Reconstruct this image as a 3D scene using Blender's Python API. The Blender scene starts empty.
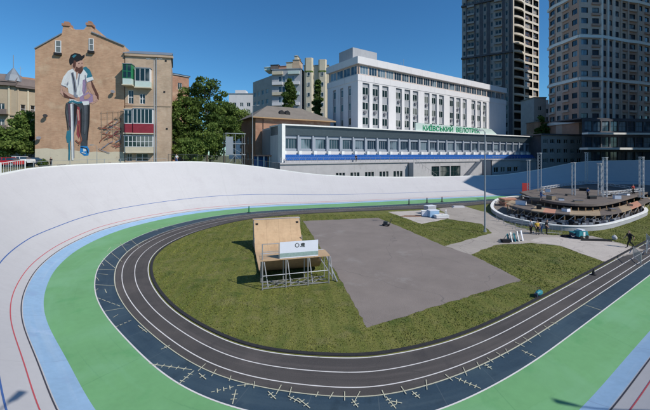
import bpy, math, random
import numpy as np
from mathutils import Vector, Matrix

# ------------------------------------------------------------------ camera, sky, sun
SC = bpy.context.scene
COL = SC.collection
PSI = math.atan(483/333.)
FW = np.array([math.cos(PSI), math.sin(PSI)])      # horizontal view direction
RT = np.array([math.sin(PSI), -math.cos(PSI)])     # to the right of it
CAMZ = 9.3
cd = bpy.data.cameras.new('camera'); cam = bpy.data.objects.new('camera', cd); COL.objects.link(cam)
cam.location = (0, 0, CAMZ); cam.rotation_euler = (math.pi/2, 0, PSI-math.pi/2)
cd.sensor_width = 36; cd.lens = 36*333/650.; cd.shift_y = -50/650.; cd.clip_start = .1; cd.clip_end = 6000
SC.camera = cam
SUN = np.array([.397, -.918]); EL = math.radians(42)
w = bpy.data.worlds.new('World'); SC.world = w; w.use_nodes = True
nt = w.node_tree; bg = nt.nodes['Background']
sky = nt.nodes.new('ShaderNodeTexSky'); sky.sky_type = 'NISHITA'; sky.sun_disc = False
sky.sun_elevation = EL; sky.sun_rotation = math.atan2(SUN[0], SUN[1])
sky.altitude = 0; sky.air_density = 1.0; sky.dust_density = 0.1; sky.ozone_density = 6.0
hs = nt.nodes.new('ShaderNodeHueSaturation'); hs.inputs['Saturation'].default_value = 1.12
tn = nt.nodes.new('ShaderNodeMix'); tn.data_type = 'RGBA'; tn.blend_type = 'MULTIPLY'; tn.inputs[0].default_value = 1
tn.inputs[7].default_value = (.66, .97, 1.04, 1)
nt.links.new(sky.outputs[0], hs.inputs['Color']); nt.links.new(hs.outputs[0], tn.inputs[6]); nt.links.new(tn.outputs[2], bg.inputs[0])
bg.inputs[1].default_value = .108
ld = bpy.data.lights.new('sun', 'SUN'); ld.energy = 4.0; ld.angle = math.radians(.5); ld.color = (1, .95, .87)
sun = bpy.data.objects.new('sun', ld); COL.objects.link(sun)
sun.rotation_euler = Vector((SUN[0]*math.cos(EL), SUN[1]*math.cos(EL), math.sin(EL))).to_track_quat('Z', 'Y').to_euler()
sun.location = (0, 0, 80)
SC.view_settings.view_transform = 'Standard'; SC.view_settings.look = 'None'
SC.view_settings.exposure = 0.08; SC.view_settings.gamma = 1
try: SC.view_settings.use_curve_mapping = False
except Exception: pass

# ------------------------------------------------------------------ materials
def mat(name, col, rough=.8, var=.12, scale=.6, metal=0, col2=None, spec=.3, scale2=9., bump=0., stain=None):
    m = bpy.data.materials.new(name); m.use_nodes = True; n = m.node_tree; b = n.nodes['Principled BSDF']
    b.inputs['Roughness'].default_value = rough; b.inputs['Metallic'].default_value = metal
    b.inputs['Specular IOR Level'].default_value = spec
    tc = n.nodes.new('ShaderNodeTexCoord')
    a = n.nodes.new('ShaderNodeTexNoise'); a.inputs['Scale'].default_value = scale; a.inputs['Detail'].default_value = 6
    a.inputs['Roughness'].default_value = .65
    c = n.nodes.new('ShaderNodeTexNoise'); c.inputs['Scale'].default_value = scale2; c.inputs['Detail'].default_value = 4
    n.links.new(tc.outputs['Object'], a.inputs[0]); n.links.new(tc.outputs['Object'], c.inputs[0])
    av = n.nodes.new('ShaderNodeMath'); av.operation = 'MULTIPLY_ADD'; av.inputs[1].default_value = .65
    sc = n.nodes.new('ShaderNodeMath'); sc.operation = 'MULTIPLY'; sc.inputs[1].default_value = .35
    n.links.new(c.outputs[0], sc.inputs[0]); n.links.new(a.outputs[0], av.inputs[0]); n.links.new(sc.outputs[0], av.inputs[2])
    r = n.nodes.new('ShaderNodeValToRGB'); r.color_ramp.elements[0].position = .33; r.color_ramp.elements[1].position = .67
    k = col2 or tuple(min(1, x*(1+var)) for x in col)
    j = tuple(x*(1-var) for x in col) if col2 is None else col
    r.color_ramp.elements[0].color = (*j, 1); r.color_ramp.elements[1].color = (*k, 1)
    n.links.new(av.outputs[0], r.inputs[0])
    out = r.outputs[0]
    if stain:
        s = n.nodes.new('ShaderNodeTexNoise'); s.inputs['Scale'].default_value = stain[1]; s.inputs['Detail'].default_value = 8
        s.inputs['Roughness'].default_value = .7
        n.links.new(tc.outputs['Object'], s.inputs[0])
        sr = n.nodes.new('ShaderNodeValToRGB'); sr.color_ramp.elements[0].position = stain[2]; sr.color_ramp.elements[1].position = stain[2]+.14
        sr.color_ramp.elements[0].color = (0,0,0,1); sr.color_ramp.elements[1].color = (1,1,1,1)
        n.links.new(s.outputs[0], sr.inputs[0])
        mx = n.nodes.new('ShaderNodeMix'); mx.data_type = 'RGBA'
        n.links.new(sr.outputs[0], mx.inputs[0]); n.links.new(out, mx.inputs[6]); mx.inputs[7].default_value = (*stain[0], 1)
        out = mx.outputs[2]
    n.links.new(out, b.inputs['Base Color'])
    if bump:
        bp = n.nodes.new('ShaderNodeBump'); bp.inputs['Strength'].default_value = bump; bp.inputs['Distance'].default_value = .05
        n.links.new(c.outputs[0], bp.inputs['Height']); n.links.new(bp.outputs[0], b.inputs['Normal'])
    return m
def glassmat(name, dark, light, share=.75):
    m = bpy.data.materials.new(name); m.use_nodes = True; n = m.node_tree; b = n.nodes['Principled BSDF']
    b.inputs['Roughness'].default_value = .08; b.inputs['Specular IOR Level'].default_value = .6
    oi = n.nodes.new('ShaderNodeObjectInfo'); tc = n.nodes.new('ShaderNodeTexCoord')
    ns = n.nodes.new('ShaderNodeTexNoise'); ns.inputs['Scale'].default_value = .22; ns.inputs['Detail'].default_value = 0
    ad = n.nodes.new('ShaderNodeVectorMath'); cm = n.nodes.new('ShaderNodeCombineXYZ')
    ml = n.nodes.new('ShaderNodeMath'); ml.operation = 'MULTIPLY'; ml.inputs[1].default_value = 157
    n.links.new(oi.outputs['Random'], ml.inputs[0]); n.links.new(ml.outputs[0], cm.inputs[0])
    n.links.new(tc.outputs['Object'], ad.inputs[0]); n.links.new(cm.outputs[0], ad.inputs[1]); n.links.new(ad.outputs[0], ns.inputs[0])
    r = n.nodes.new('ShaderNodeValToRGB'); r.color_ramp.interpolation = 'EASE'
    r.color_ramp.elements[0].position = share*.68; r.color_ramp.elements[1].position = share*.68+.12
    r.color_ramp.elements[0].color = (*dark, 1); r.color_ramp.elements[1].color = (*light, 1)
    n.links.new(ns.outputs[0], r.inputs[0]); n.links.new(r.outputs[0], b.inputs['Base Color'])
    return m
def brickmat(name, c1, c2, mortar, sx=.5, sy=.16, patch=None):
    m = bpy.data.materials.new(name); m.use_nodes = True; n = m.node_tree; b = n.nodes['Principled BSDF']
    b.inputs['Roughness'].default_value = .9; b.inputs['Specular IOR Level'].default_value = .2
    uv = n.nodes.new('ShaderNodeUVMap'); uv.uv_map = 'UVMap'
    br = n.nodes.new('ShaderNodeTexBrick'); br.inputs['Scale'].default_value = 1
    br.inputs['Brick Width'].default_value = sx; br.inputs['Row Height'].default_value = sy; br.inputs['Mortar Size'].default_value = .012
    br.inputs['Color1'].default_value = (*c1, 1); br.inputs['Color2'].default_value = (*c2, 1); br.inputs['Mortar'].default_value = (*mortar, 1)
    n.links.new(uv.outputs[0], br.inputs[0])
    ns = n.nodes.new('ShaderNodeTexNoise'); ns.inputs['Scale'].default_value = .35; ns.inputs['Detail'].default_value = 9; ns.inputs['Roughness'].default_value = .7
    n.links.new(uv.outputs[0], ns.inputs[0])
    r = n.nodes.new('ShaderNodeValToRGB'); r.color_ramp.elements[0].position = .3; r.color_ramp.elements[1].position = .7
    r.color_ramp.elements[0].color = (.72, .7, .68, 1); r.color_ramp.elements[1].color = (1.12, 1.1, 1.08, 1)
    n.links.new(ns.outputs[0], r.inputs[0])
    mx = n.nodes.new('ShaderNodeMix'); mx.data_type = 'RGBA'; mx.blend_type = 'MULTIPLY'; mx.inputs[0].default_value = 1
    n.links.new(br.outputs[0], mx.inputs[6]); n.links.new(r.outputs[0], mx.inputs[7]); n.links.new(mx.outputs[2], b.inputs['Base Color'])
    return m

M = {}
M['grass'] = mat('grass', (.085, .10, .02), .95, col2=(.19, .185, .05), scale=.3, scale2=5, bump=.6, stain=((.19, .15, .075), .5, .58))
M['earthgrass'] = mat('outer_grass', (.07, .09, .025), .95, col2=(.2, .18, .1), scale=.12, scale2=3, bump=.4)
M['blade'] = None
M['blade'] = mat('blade', (.105, .14, .02), .8, col2=(.23, .235, .05), scale=.16, scale2=4)
M['asphalt'] = mat('asphalt', (.225, .192, .172), .9, .14, .35, scale2=14, bump=.25, stain=((.28, .255, .235), .3, .58))
M['concrete_path'] = mat('concrete_path', (.36, .32, .28), .9, .16, .3, scale2=8, bump=.2, stain=((.2, .18, .165), .5, .6))
M['pale_concrete'] = mat('pale_concrete', (.48, .43, .385), .9, .15, .5, scale2=8, bump=.2, stain=((.28, .25, .23), .5, .58))
M['lane'] = mat('lane', (.072, .066, .064), .9, .16, .25, scale2=16, bump=.15, stain=((.105, .092, .088), .22, .56))
M['navy'] = mat('navy', (.030, .058, .086), .75, .2, .4, scale2=12, stain=((.055, .085, .11), .6, .6))
M['green'] = mat('green_paint', (.155, .36, .155), .7, .09, .3, scale2=3, stain=((.17, .41, .18), .16, .56))
M['blue'] = mat('blue_paint', (.27, .42, .59), .7, .08, .5, scale2=4, stain=((.45, .55, .74), .3, .6))
M['bank'] = mat('bank_concrete', (.49, .475, .48), .75, .035, .25, scale2=4, bump=.04, stain=((.46, .44, .45), .22, .57))
M['white'] = mat('white_paint', (.78, .78, .75), .7, .08, 2)
M['lanewhite'] = mat('lane_white', (.66, .64, .62), .8, .1, 2, stain=((.34, .33, .32), 1.5, .58))
M['thinwhite'] = mat('worn_white_line', (.66, .65, .6), .8, .12, 3, stain=((.2, .2, .2), 2.5, .66))
M['tape'] = mat('masking_tape', (.52, .51, .38), .8, .1, 3)
M['navyline'] = mat('navy_line', (.05, .12, .33), .7, .1, 2)
M['blackline'] = mat('black_line', (.05, .05, .065), .7, .1, 2)
M['redline'] = mat('red_line', (.5, .08, .1), .7, .1, 2)
M['dark'] = mat('dark', (.02, .02, .022), .7, .2, 3)
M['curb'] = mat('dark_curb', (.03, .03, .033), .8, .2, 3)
M['plaster'] = mat('white_plaster', (.66, .645, .65), .85, .05, .3, stain=((.55, .53, .53), .3, .62))
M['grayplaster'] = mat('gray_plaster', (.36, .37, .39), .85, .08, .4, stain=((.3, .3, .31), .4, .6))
M['bluegrey'] = mat('blue_grey_wall', (.30, .335, .39), .8, .08, .4, stain=((.26, .28, .33), .4, .6))
M['wallconcrete'] = mat('wall_concrete', (.42, .41, .42), .85, .12, .5, stain=((.3, .29, .29), .4, .58))
M['slate'] = mat('slate_fascia', (.115, .15, .17), .6, .12, 1.2)
M['bluepanel'] = mat('blue_seat', (.022, .12, .40), .5, .15, 3)
M['frame'] = mat('white_frame', (.7, .7, .7), .5, .05, 3)
M['darkframe'] = mat('dark_frame', (.06, .07, .07), .5, .1, 3)
M['glass'] = glassmat('window_glass', (.010, .026, .028), (.15, .165, .155))
M['glassblue'] = glassmat('blue_glass', (.02, .045, .07), (.16, .22, .26), .74)
M['glassbrown'] = glassmat('brown_glass', (.03, .025, .022), (.28, .24, .2), .62)
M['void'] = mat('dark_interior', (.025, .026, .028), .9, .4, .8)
M['brick'] = brickmat('tan_brick', (.53, .345, .225), (.46, .28, .18), (.50, .37, .27))
M['brickpale'] = brickmat('pale_brick', (.54, .42, .31), (.49, .36, .26), (.46, .37, .29))
M['brickred'] = brickmat('rose_brick', (.40, .23, .155), (.36, .19, .125), (.38, .27, .21))
M['cream'] = mat('cream_render', (.56, .50, .38), .85, .1, .5, stain=((.4, .33, .25), .5, .58))
M['ornate'] = mat('ornate_stone', (.40, .33, .24), .85, .12, .6, stain=((.3, .25, .2), .6, .6))
M['ornatedark'] = mat('dark_stone', (.16, .13, .12), .85, .2, .6)
M['roofmetal'] = mat('grey_metal_roof', (.25, .28, .31), .45, .12, .6, metal=.3)
M['roofslate'] = mat('asbestos_roof', (.20, .175, .15), .9, .15, .6, stain=((.13, .11, .1), .8, .6))
M['rust'] = mat('rust', (.22, .10, .05), .8, .3, 2)
M['maroon'] = mat('maroon_panel', (.25, .03, .045), .6, .2, 1.5)
M['teal'] = mat('teal', (.03, .21, .25), .5, .2, 3)
M['greenframe'] = mat('green_frame', (.03, .22, .10), .5, .1, 3)
M['steel'] = mat('galvanised_steel', (.42, .43, .44), .4, .12, 3, metal=.5)
M['pole'] = mat('pole_grey', (.32, .34, .35), .5, .1, 3, metal=.2)
M['plywood'] = mat('plywood', (.50, .345, .205), .65, .12, .9, scale2=5, stain=((.42, .28, .155), 1.2, .6))
M['plyedge'] = mat('ply_edge', (.40, .26, .14), .8, .15, 3)
M['deck'] = mat('weathered_deck', (.15, .125, .11), .85, .22, .9, scale2=6, stain=((.23, .175, .13), .5, .6))
M['plank'] = mat('fresh_plank', (.36, .27, .18), .8, .2, .8, stain=((.5, .42, .32), .7, .58))
M['salmon'] = mat('salmon_plank', (.50, .25, .17), .8, .2, .8)
M['truss'] = mat('white_truss', (.46, .47, .48), .5, .08, 3)
M['banner'] = mat('white_banner', (.72, .74, .80), .6, .03, 2)
M['bannergrey'] = mat('banner_strip', (.28, .38, .35), .6, .2, 4)
M['towerconc'] = mat('tower_slab', (.60, .54, .46), .85, .1, .5)
M['towergrey'] = mat('tower_grey', (.36, .34, .33), .85, .15, .4)
M['towerdark'] = mat('tower_dark', (.10, .10, .115), .8, .25, .4)
M['t2brick'] = mat('t2_brick', (.42, .27, .21), .85, .14, .7)
M['t2brickpale'] = mat('t2_pale', (.50, .39, .33), .85, .12, .7)
M['t2band'] = mat('t2_band', (.72, .69, .65), .8, .05, .7)
M['mintstone'] = mat('mint_board', (.50, .60, .56), .7, .06, 1)
M['signgreen'] = mat('sign_green', (.0, .24, .10), .5, .1, 3)
M['leafd'] = mat('leaf_dark', (.075, .125, .026), .75, .3, 1.2)
M['leafm'] = mat('leaf_mid', (.135, .205, .045), .75, .3, 1.2)
M['leafl'] = mat('leaf_light', (.21, .28, .065), .75, .3, 1.2)
M['bark'] = mat('bark', (.11, .085, .065), .9, .3, 3)
M['carred'] = mat('car_red', (.45, .02, .03), .3, .05, 3)
M['carwhite'] = mat('car_white', (.7, .7, .7), .3, .05, 3)
M['carblue'] = mat('car_darkblue', (.03, .04, .07), .3, .05, 3)
M['tyre'] = mat('tyre', (.02, .02, .02), .9, .1, 3)
M['lampglow'] = mat('lamp_lens', (.6, .6, .58), .3, .05, 3)
M['skin'] = mat('skin', (.45, .27, .19), .6, .05, 5)
M['clothblack'] = mat('cloth_black', (.015, .015, .018), .85, .1, 5)
M['clothblue'] = mat('cloth_blue', (.05, .10, .25), .85, .1, 5)
M['clothyellow'] = mat('cloth_yellow', (.55, .36, .05), .85, .1, 5)
M['clothwhite'] = mat('cloth_white', (.6, .6, .6), .85, .1, 5)
M['clothred'] = mat('cloth_red', (.4, .04, .04), .85, .1, 5)
M['hair'] = mat('hair', (.03, .02, .015), .8, .1, 5)
M['chairgrey'] = mat('chair_grey', (.16, .16, .18), .7, .2, 3)

def overlay(m, fac_builder, col, strength):
    n=m.node_tree; b=n.nodes['Principled BSDF']; src=b.inputs['Base Color'].links[0].from_socket
    f=fac_builder(n); mu_=n.nodes.new('ShaderNodeMath'); mu_.operation='MULTIPLY'; mu_.inputs[1].default_value=strength; n.links.new(f,mu_.inputs[0])
    mx=n.nodes.new('ShaderNodeMix'); mx.data_type='RGBA'; n.links.new(mu_.outputs[0],mx.inputs[0]); n.links.new(src,mx.inputs[6]); mx.inputs[7].default_value=(*col,1)
    n.links.new(mx.outputs[2],b.inputs['Base Color'])
def uvn(n):
    u=n.nodes.new('ShaderNodeUVMap'); u.uv_map='UVMap'; return u.outputs[0]
def streak(m,su,sv,lo,hi,col,strength,detail=5):
    def fb(n):
        mp=n.nodes.new('ShaderNodeMapping'); mp.inputs['Scale'].default_value=(su,sv,1); n.links.new(uvn(n),mp.inputs[0])
        a=n.nodes.new('ShaderNodeTexNoise'); a.inputs['Scale'].default_value=1; a.inputs['Detail'].default_value=detail; a.inputs['Roughness'].default_value=.6; n.links.new(mp.outputs[0],a.inputs[0])
        r=n.nodes.new('ShaderNodeMapRange'); r.inputs[1].default_value=lo; r.inputs[2].default_value=hi; n.links.new(a.outputs[0],r.inputs[0]); return r.outputs[0]
    overlay(m,fb,col,strength)
def joints(m,sp,wd,col,strength,axis=0):
    def fb(n):
        sx=n.nodes.new('ShaderNodeSeparateXYZ'); n.links.new(uvn(n),sx.inputs[0])
        d=n.nodes.new('ShaderNodeMath'); d.operation='DIVIDE'; d.inputs[1].default_value=sp; n.links.new(sx.outputs[axis],d.inputs[0])
        f=n.nodes.new('ShaderNodeMath'); f.operation='FRACT'; n.links.new(d.outputs[0],f.inputs[0])
        l=n.nodes.new('ShaderNodeMath'); l.operation='LESS_THAN'; l.inputs[1].default_value=wd/sp; n.links.new(f.outputs[0],l.inputs[0]); return l.outputs[0]
    overlay(m,fb,col,strength)
def cracks(m,scale,wd,col,strength,warp=1.5):
    def fb(n):
        tc=n.nodes.new('ShaderNodeTexCoord'); ns=n.nodes.new('ShaderNodeTexNoise'); ns.inputs['Scale'].default_value=scale*3; n.links.new(tc.outputs['Object'],ns.inputs[0])
        ad=n.nodes.new('ShaderNodeVectorMath'); ad.operation='MULTIPLY_ADD'; ad.inputs[1].default_value=(warp,)*3; n.links.new(ns.outputs['Color'],ad.inputs[0]); n.links.new(tc.outputs['Object'],ad.inputs[2])
        v=n.nodes.new('ShaderNodeTexVoronoi'); v.feature='DISTANCE_TO_EDGE'; v.inputs['Scale'].default_value=scale; n.links.new(ad.outputs[0],v.inputs['Vector'])
        l=n.nodes.new('ShaderNodeMath'); l.operation='LESS_THAN'; l.inputs[1].default_value=wd*scale; n.links.new(v.outputs['Distance'],l.inputs[0]); return l.outputs[0]
    overlay(m,fb,col,strength)
streak(M['bank'],.4,.2,.54,.76,(.40,.385,.385),.3); streak(M['bank'],2.2,.10,.56,.78,(.38,.37,.37),.22); streak(M['bank'],.05,1.2,.5,.7,(.52,.51,.51),.35)
joints(M['bank'],6.2,.035,(.36,.35,.35),.35); cracks(M['bank'],.08,.012,(.38,.36,.36),.25)
streak(M['green'],.10,.9,.5,.72,(.19,.42,.22),.55); streak(M['green'],.5,.5,.56,.66,(.09,.30,.11),.4); streak(M['green'],.07,5,.60,.70,(.08,.24,.11),.35); joints(M['green'],9.4,.04,(.07,.22,.09),.35)
streak(M['blue'],.1,2,.5,.7,(.40,.51,.62),.5); joints(M['blue'],6.2,.05,(.2,.26,.4),.45); streak(M['blue'],.6,.6,.58,.68,(.24,.34,.52),.5)
streak(M['lane'],.05,2.2,.48,.7,(.12,.105,.10),.6); streak(M['lane'],.6,.6,.55,.7,(.045,.042,.044),.5); cracks(M['lane'],.2,.008,(.04,.04,.04),.4)
streak(M['navy'],.08,1.5,.48,.7,(.06,.095,.12),.6); streak(M['navy'],.8,.8,.56,.68,(.018,.035,.05),.5); joints(M['navy'],3.1,.04,(.09,.12,.14),.5)
cracks(M['asphalt'],.13,.012,(.12,.11,.105),.55); streak(M['asphalt'],.25,.25,.5,.64,(.27,.245,.23),.5); streak(M['asphalt'],1.1,.9,.56,.66,(.15,.135,.13),.5); cracks(M['concrete_path'],.25,.025,(.14,.125,.115),.6); cracks(M['pale_concrete'],.3,.02,(.2,.18,.165),.6)
def soft(m,sc,lo,hi,col,strength,detail=4,dist=0.):
    def fb(n):
        tc=n.nodes.new('ShaderNodeTexCoord'); a=n.nodes.new('ShaderNodeTexNoise'); a.inputs['Scale'].default_value=sc; a.inputs['Detail'].default_value=detail; a.inputs['Distortion'].default_value=dist; n.links.new(tc.outputs['Object'],a.inputs[0])
        r=n.nodes.new('ShaderNodeMapRange'); r.inputs[1].default_value=lo; r.inputs[2].default_value=hi; n.links.new(a.outputs[0],r.inputs[0]); return r.outputs[0]
    overlay(m,fb,col,strength)
def mown(m,ang_,sp,col,strength):
    def fb(n):
        tc=n.nodes.new('ShaderNodeTexCoord'); mp=n.nodes.new('ShaderNodeMapping'); mp.inputs['Rotation'].default_value=(0,0,ang_); mp.inputs['Scale'].default_value=(1/sp,1/sp,1); n.links.new(tc.outputs['Object'],mp.inputs[0])
        w_=n.nodes.new('ShaderNodeTexWave'); w_.inputs['Scale'].default_value=.5; w_.inputs['Distortion'].default_value=2.2; w_.inputs['Detail'].default_value=3; n.links.new(mp.outputs[0],w_.inputs[0])
        r=n.nodes.new('ShaderNodeMapRange'); r.inputs[1].default_value=.35; r.inputs[2].default_value=.7; n.links.new(w_.outputs[1],r.inputs[0]); return r.outputs[0]
    overlay(m,fb,col,strength)
for q_ in ('grass','blade'):
    soft(M[q_],.07,.46,.66,(.165,.165,.045) ,.5); mown(M[q_],.5,1.6,(.075,.11,.018),.3); soft(M[q_],.7,.54,.68,(.20,.18,.08),.4,8,.6); soft(M[q_],.5,.58,.68,(.045,.085,.012),.55,5,.4)
for q_ in ('leafd','leafm','leafl'):
    n_=M[q_].node_tree; b_=n_.nodes['Principled BSDF']; o_=n_.nodes['Material Output']; tr=n_.nodes.new('ShaderNodeBsdfTranslucent'); ms=n_.nodes.new('ShaderNodeMixShader'); ms.inputs[0].default_value=.38
    n_.links.new(b_.inputs['Base Color'].links[0].from_socket,tr.inputs[0]); n_.links.new(b_.outputs[0],ms.inputs[1]); n_.links.new(tr.outputs[0],ms.inputs[2]); n_.links.new(ms.outputs[0],o_.inputs[0])
joints(M['plywood'],1.22,.018,(.22,.13,.07),.8,0); joints(M['plywood'],2.44,.018,(.22,.13,.07),.8,1); streak(M['plywood'],1.2,.5,.52,.7,(.36,.22,.12),.5); streak(M['plywood'],.5,6,.55,.7,(.62,.43,.25),.4)
soft(M['lane'],.3,.5,.7,(.125,.11,.10),.5,7,.5); soft(M['navy'],.35,.5,.68,(.06,.10,.125),.5,7,.5); soft(M['green'],.22,.5,.64,(.20,.42,.23),.5,6,.4)
for q_ in ('brick','brickpale','brickred'):
    streak(M[q_],.9,.12,.55,.75,(.30,.20,.13),.40); streak(M[q_],.25,.3,.56,.66,(.56,.43,.30),.45)
for q_ in ('plaster','grayplaster','wallconcrete','t2brick','cream'):
    streak(M[q_],1.4,.12,.56,.78,(.22,.205,.2),.35)
# ------------------------------------------------------------------ helpers
def P(px, d):                       # ground position at depth d on the line of sight of column px
    s = (px-325)/333.*d
    p = FW*d+RT*s
    return np.array([p[0], p[1]])
def PG(px, py, z=0):                # ground point of a picture position on height z
    return P(px, 333*(CAMZ-z)/(py-155.))
def Z(py, d): return CAMZ+(155-py)*d/333.
def DS(d, s):
    p = FW*d+RT*s; return np.array([p[0], p[1]])
class MB:
    def __init__(s): s.v=[]; s.f=[]; s.m=[]; s.uv=[]
    def face(s, pts, mi=0, uv=None):
        i=len(s.v); s.v.extend([tuple(map(float,p)) for p in pts]); s.f.append(tuple(range(i,i+len(pts)))); s.m.append(mi)
        s.uv.append(uv or [(0,0)]*len(pts))
    def hexa(s, c, mi=0):           # 8 corners: bottom 4 ccw, top 4
        for q in ((0,3,2,1),(4,5,6,7),(0,1,5,4),(1,2,6,5),(2,3,7,6),(3,0,4,7)):
            pts=[c[k] for k in q]
            s.face(pts, mi, [(p[0]+p[1], p[2]) for p in pts])
    def box(s, x0,x1,y0,y1,z0,z1, mi=0, tf=None):
        c=[(x0,y0,z0),(x1,y0,z0),(x1,y1,z0),(x0,y1,z0),(x0,y0,z1),(x1,y0,z1),(x1,y1,z1),(x0,y1,z1)]
        if tf: c=[tf(*p) for p in c]
        s.hexa(c, mi)
    def tube(s, p, q, r, r2=None, n=6, mi=0, cap=True):
        p=Vector(p); q=Vector(q); d=(q-p)
        if d.length<1e-6: return
        d.normalize(); a=d.orthogonal().normalized(); b=d.cross(a); r2=r if r2 is None else r2
        A=[p+(a*math.cos(2*math.pi*k/n)+b*math.sin(2*math.pi*k/n))*r for k in range(n)]
        B=[q+(a*math.cos(2*math.pi*k/n)+b*math.sin(2*math.pi*k/n))*r2 for k in range(n)]
        for k in range(n): s.face([A[k],A[(k+1)%n],B[(k+1)%n],B[k]], mi)
        if cap: s.face(A[::-1],mi); s.face(B,mi)
    def path(s, pts, r, n=6, mi=0, r2=None):
        r2 = r if r2 is None else r2; N=len(pts)-1
        for k in range(N): s.tube(pts[k], pts[k+1], r+(r2-r)*k/N, r+(r2-r)*(k+1)/N, n, mi)
    def prism(s, poly, z0, z1, mi=0, side=None):
        N=len(poly); s.face([(p[0],p[1],z1) for p in poly], mi, [(p[0],p[1]) for p in poly]); s.face([(p[0],p[1],z0) for p in poly][::-1], mi)
        for k in range(N):
            a=poly[k]; b=poly[(k+1)%N]; L=math.hypot(b[0]-a[0],b[1]-a[1])
            s.face([(a[0],a[1],z0),(b[0],b[1],z0),(b[0],b[1],z1),(a[0],a[1],z1)], side if side is not None else mi, [(0,z0),(L,z0),(L,z1),(0,z1)])
    def mesh(s, name, mats):
        me=bpy.data.meshes.new(name); me.from_pydata(s.v,[],s.f)
        if not isinstance(mats,(list,tuple)): mats=[mats]
        for m in mats: me.materials.append(M[m] if isinstance(m,str) else m)
        me.polygons.foreach_set('material_index', s.m)
        u=me.uv_layers.new(name='UVMap'); flat=[c for f in s.uv for t in f for c in t]
        u.data.foreach_set('uv', flat); me.update(); return me
    def build(s, name, mats, parent=None, loc=None, rz=0):
        o=bpy.data.objects.new(name, s.mesh(name, mats)); COL.objects.link(o)
        if parent: o.parent=parent
        if loc is not None: o.location=loc
        o.rotation_euler[2]=rz
        return o
def tag(o, label=None, cat=None, group=None, kind=None):
    if label: o['label']=label
    if cat: o['category']=cat
    if group: o['group']=group
    if kind: o['kind']=kind
    return o
def thing(name, label, cat, loc, rz=0, group=None):
    o=bpy.data.objects.new(name,None); COL.objects.link(o); o.location=loc; o.rotation_euler[2]=rz; o.empty_display_size=.2
    return tag(o,label,cat,group)
def dup(root, loc, rz=None, label=None, scale=None):
    r=root.copy(); COL.objects.link(r); r.location=loc
    if rz is not None: r.rotation_euler[2]=rz
    if label: r['label']=label
    if scale: r.scale=scale
    for ch in list(root.children):
        c=ch.copy(); COL.objects.link(c); c.parent=r
        for g in ch.children:
            d=g.copy(); COL.objects.link(d); d.parent=c
    return r
def inst(mesh, name, parent, loc, rz=0):
    o=bpy.data.objects.new(name, mesh); COL.objects.link(o); o.parent=parent; o.location=loc; o.rotation_euler[2]=rz; return o

# ------------------------------------------------------------------ the track: stations (inner edge, outer foot) in metres
IN_ = [(40,9.7),(23.7,9.72),(16.1,9.95),(11.7,10.9),(9,12.35),(5.9,15.5),(4.05,20.6),(3.4,25.3),(3.45,29.6),(4.25,34),(6.4,38.4),(10.8,42.9),(18.3,46.3),(27.8,45.2),(38.5,41.2),(52,36.2),(66,34),(85,30),(100,24.5),(106,18),(101,11.8),(90,9.7),(65,9.7)]
OUT = [(40,4.75),(22,4.75),(13.8,4.75),(7.8,5.35),(4.2,7.4),(.75,12.4),(-1.1,19.3),(-2.4,25),(-2.85,30.2),(-2.5,36.2),(-.6,43),(4.2,50.3),(13.5,55.6),(25,55.2),(39,50.6),(60,44.4),(78,39),(98,33.5),(116,26.5),(121,15),(112,6.5),(92,4.75),(65,4.75)]
RIMZ = [3.5,3.6,4,4.6,5.2,5.9,6.3,6.6,6.9,7.0,'y','y','y','y','y','y','y','y','y',7.5,5.5,4,3.5]
WB = [7.5]*3+[8.5]*10+[8]*7+[7.5]*3
RIMY = [(-60,183),(-5,177),(30,168.6),(78,165.2),(110,164),(180,162),(200,162),(220,163),(260,167),(300,173),(330,176),(400,177.6),(440,177),(472,176),(500,176),(512,174),(540,170),(575,162.5),(600,161),(650,160.5),(900,160)]
def spline(pts, n):
    pts=np.array(pts,float); 
    if pts.ndim==1: pts=pts[:,None]
    N=len(pts); out=[]
    for i in range(N):
        p0,p1,p2,p3=pts[i-1],pts[i],pts[(i+1)%N],pts[(i+2)%N]
        for k in range(n):
            t=k/n; out.append(.5*((2*p1)+(-p0+p2)*t+(2*p0-5*p1+4*p2-p3)*t*t+(-p0+3*p1-3*p2+p3)*t**3))
    return np.array(out)
NS=16
CI=spline(IN_,NS); CO=spline(OUT,NS); WW=spline(WB,NS)[:,0]
def smooth(A,it):
    for _ in range(it): A=(np.roll(A,1,0)+2*A+np.roll(A,-1,0))/4
    return A
CI=smooth(CI,30); CO=smooth(CO,26)
def normals(C):
    T=np.roll(C,-1,0)-np.roll(C,1,0); T/=np.linalg.norm(T,axis=1)[:,None]
    Nn=np.stack([T[:,1],-T[:,0]],1)
    c=C.mean(0)
    # loop runs clockwise (near straight leftwards, then up): outward is to the left or right, fixed by the sign of the area
    area=(C[:,0]*np.roll(C[:,1],-1)-np.roll(C[:,0],-1)*C[:,1]).sum()
    return Nn if area>0 else -Nn
NO=smooth(normals(CO),20); NO/=np.linalg.norm(NO,axis=1)[:,None]
RIM=CO+NO*WW[:,None]
def proj(p,z):
    d=p@FW; s=p@RT; return 325+333*s/d, 155+333*(CAMZ-z)/d
rz_=[]
for i in range(len(RIMZ)):
    v=RIMZ[i]
    if v=='y':
        p=RIM[i*NS]; d=p@FW; px=325+333*(p@RT)/d
        v=CAMZ-(np.interp(px,[a for a,_ in RIMY],[b for _,b in RIMY])-155)*d/333.
    rz_.append(v)
HZ=spline(rz_,NS)[:,0]
for j in range(len(HZ)):            # follow the measured rim closely where it is in view
    p=RIM[j]; d=p@FW
    if d>25:
        px=325+333*(p@RT)/d
        if -20<px<700 and (j//NS)>=9 and (j//NS)<=18:
            HZ[j]=CAMZ-(np.interp(px,[a for a,_ in RIMY],[b for _,b in RIMY])-155)*d/333.
HZ=smooth(HZ[:,None],10)[:,0]
def g(u): return u**1.35
NPT=len(CI)
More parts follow.
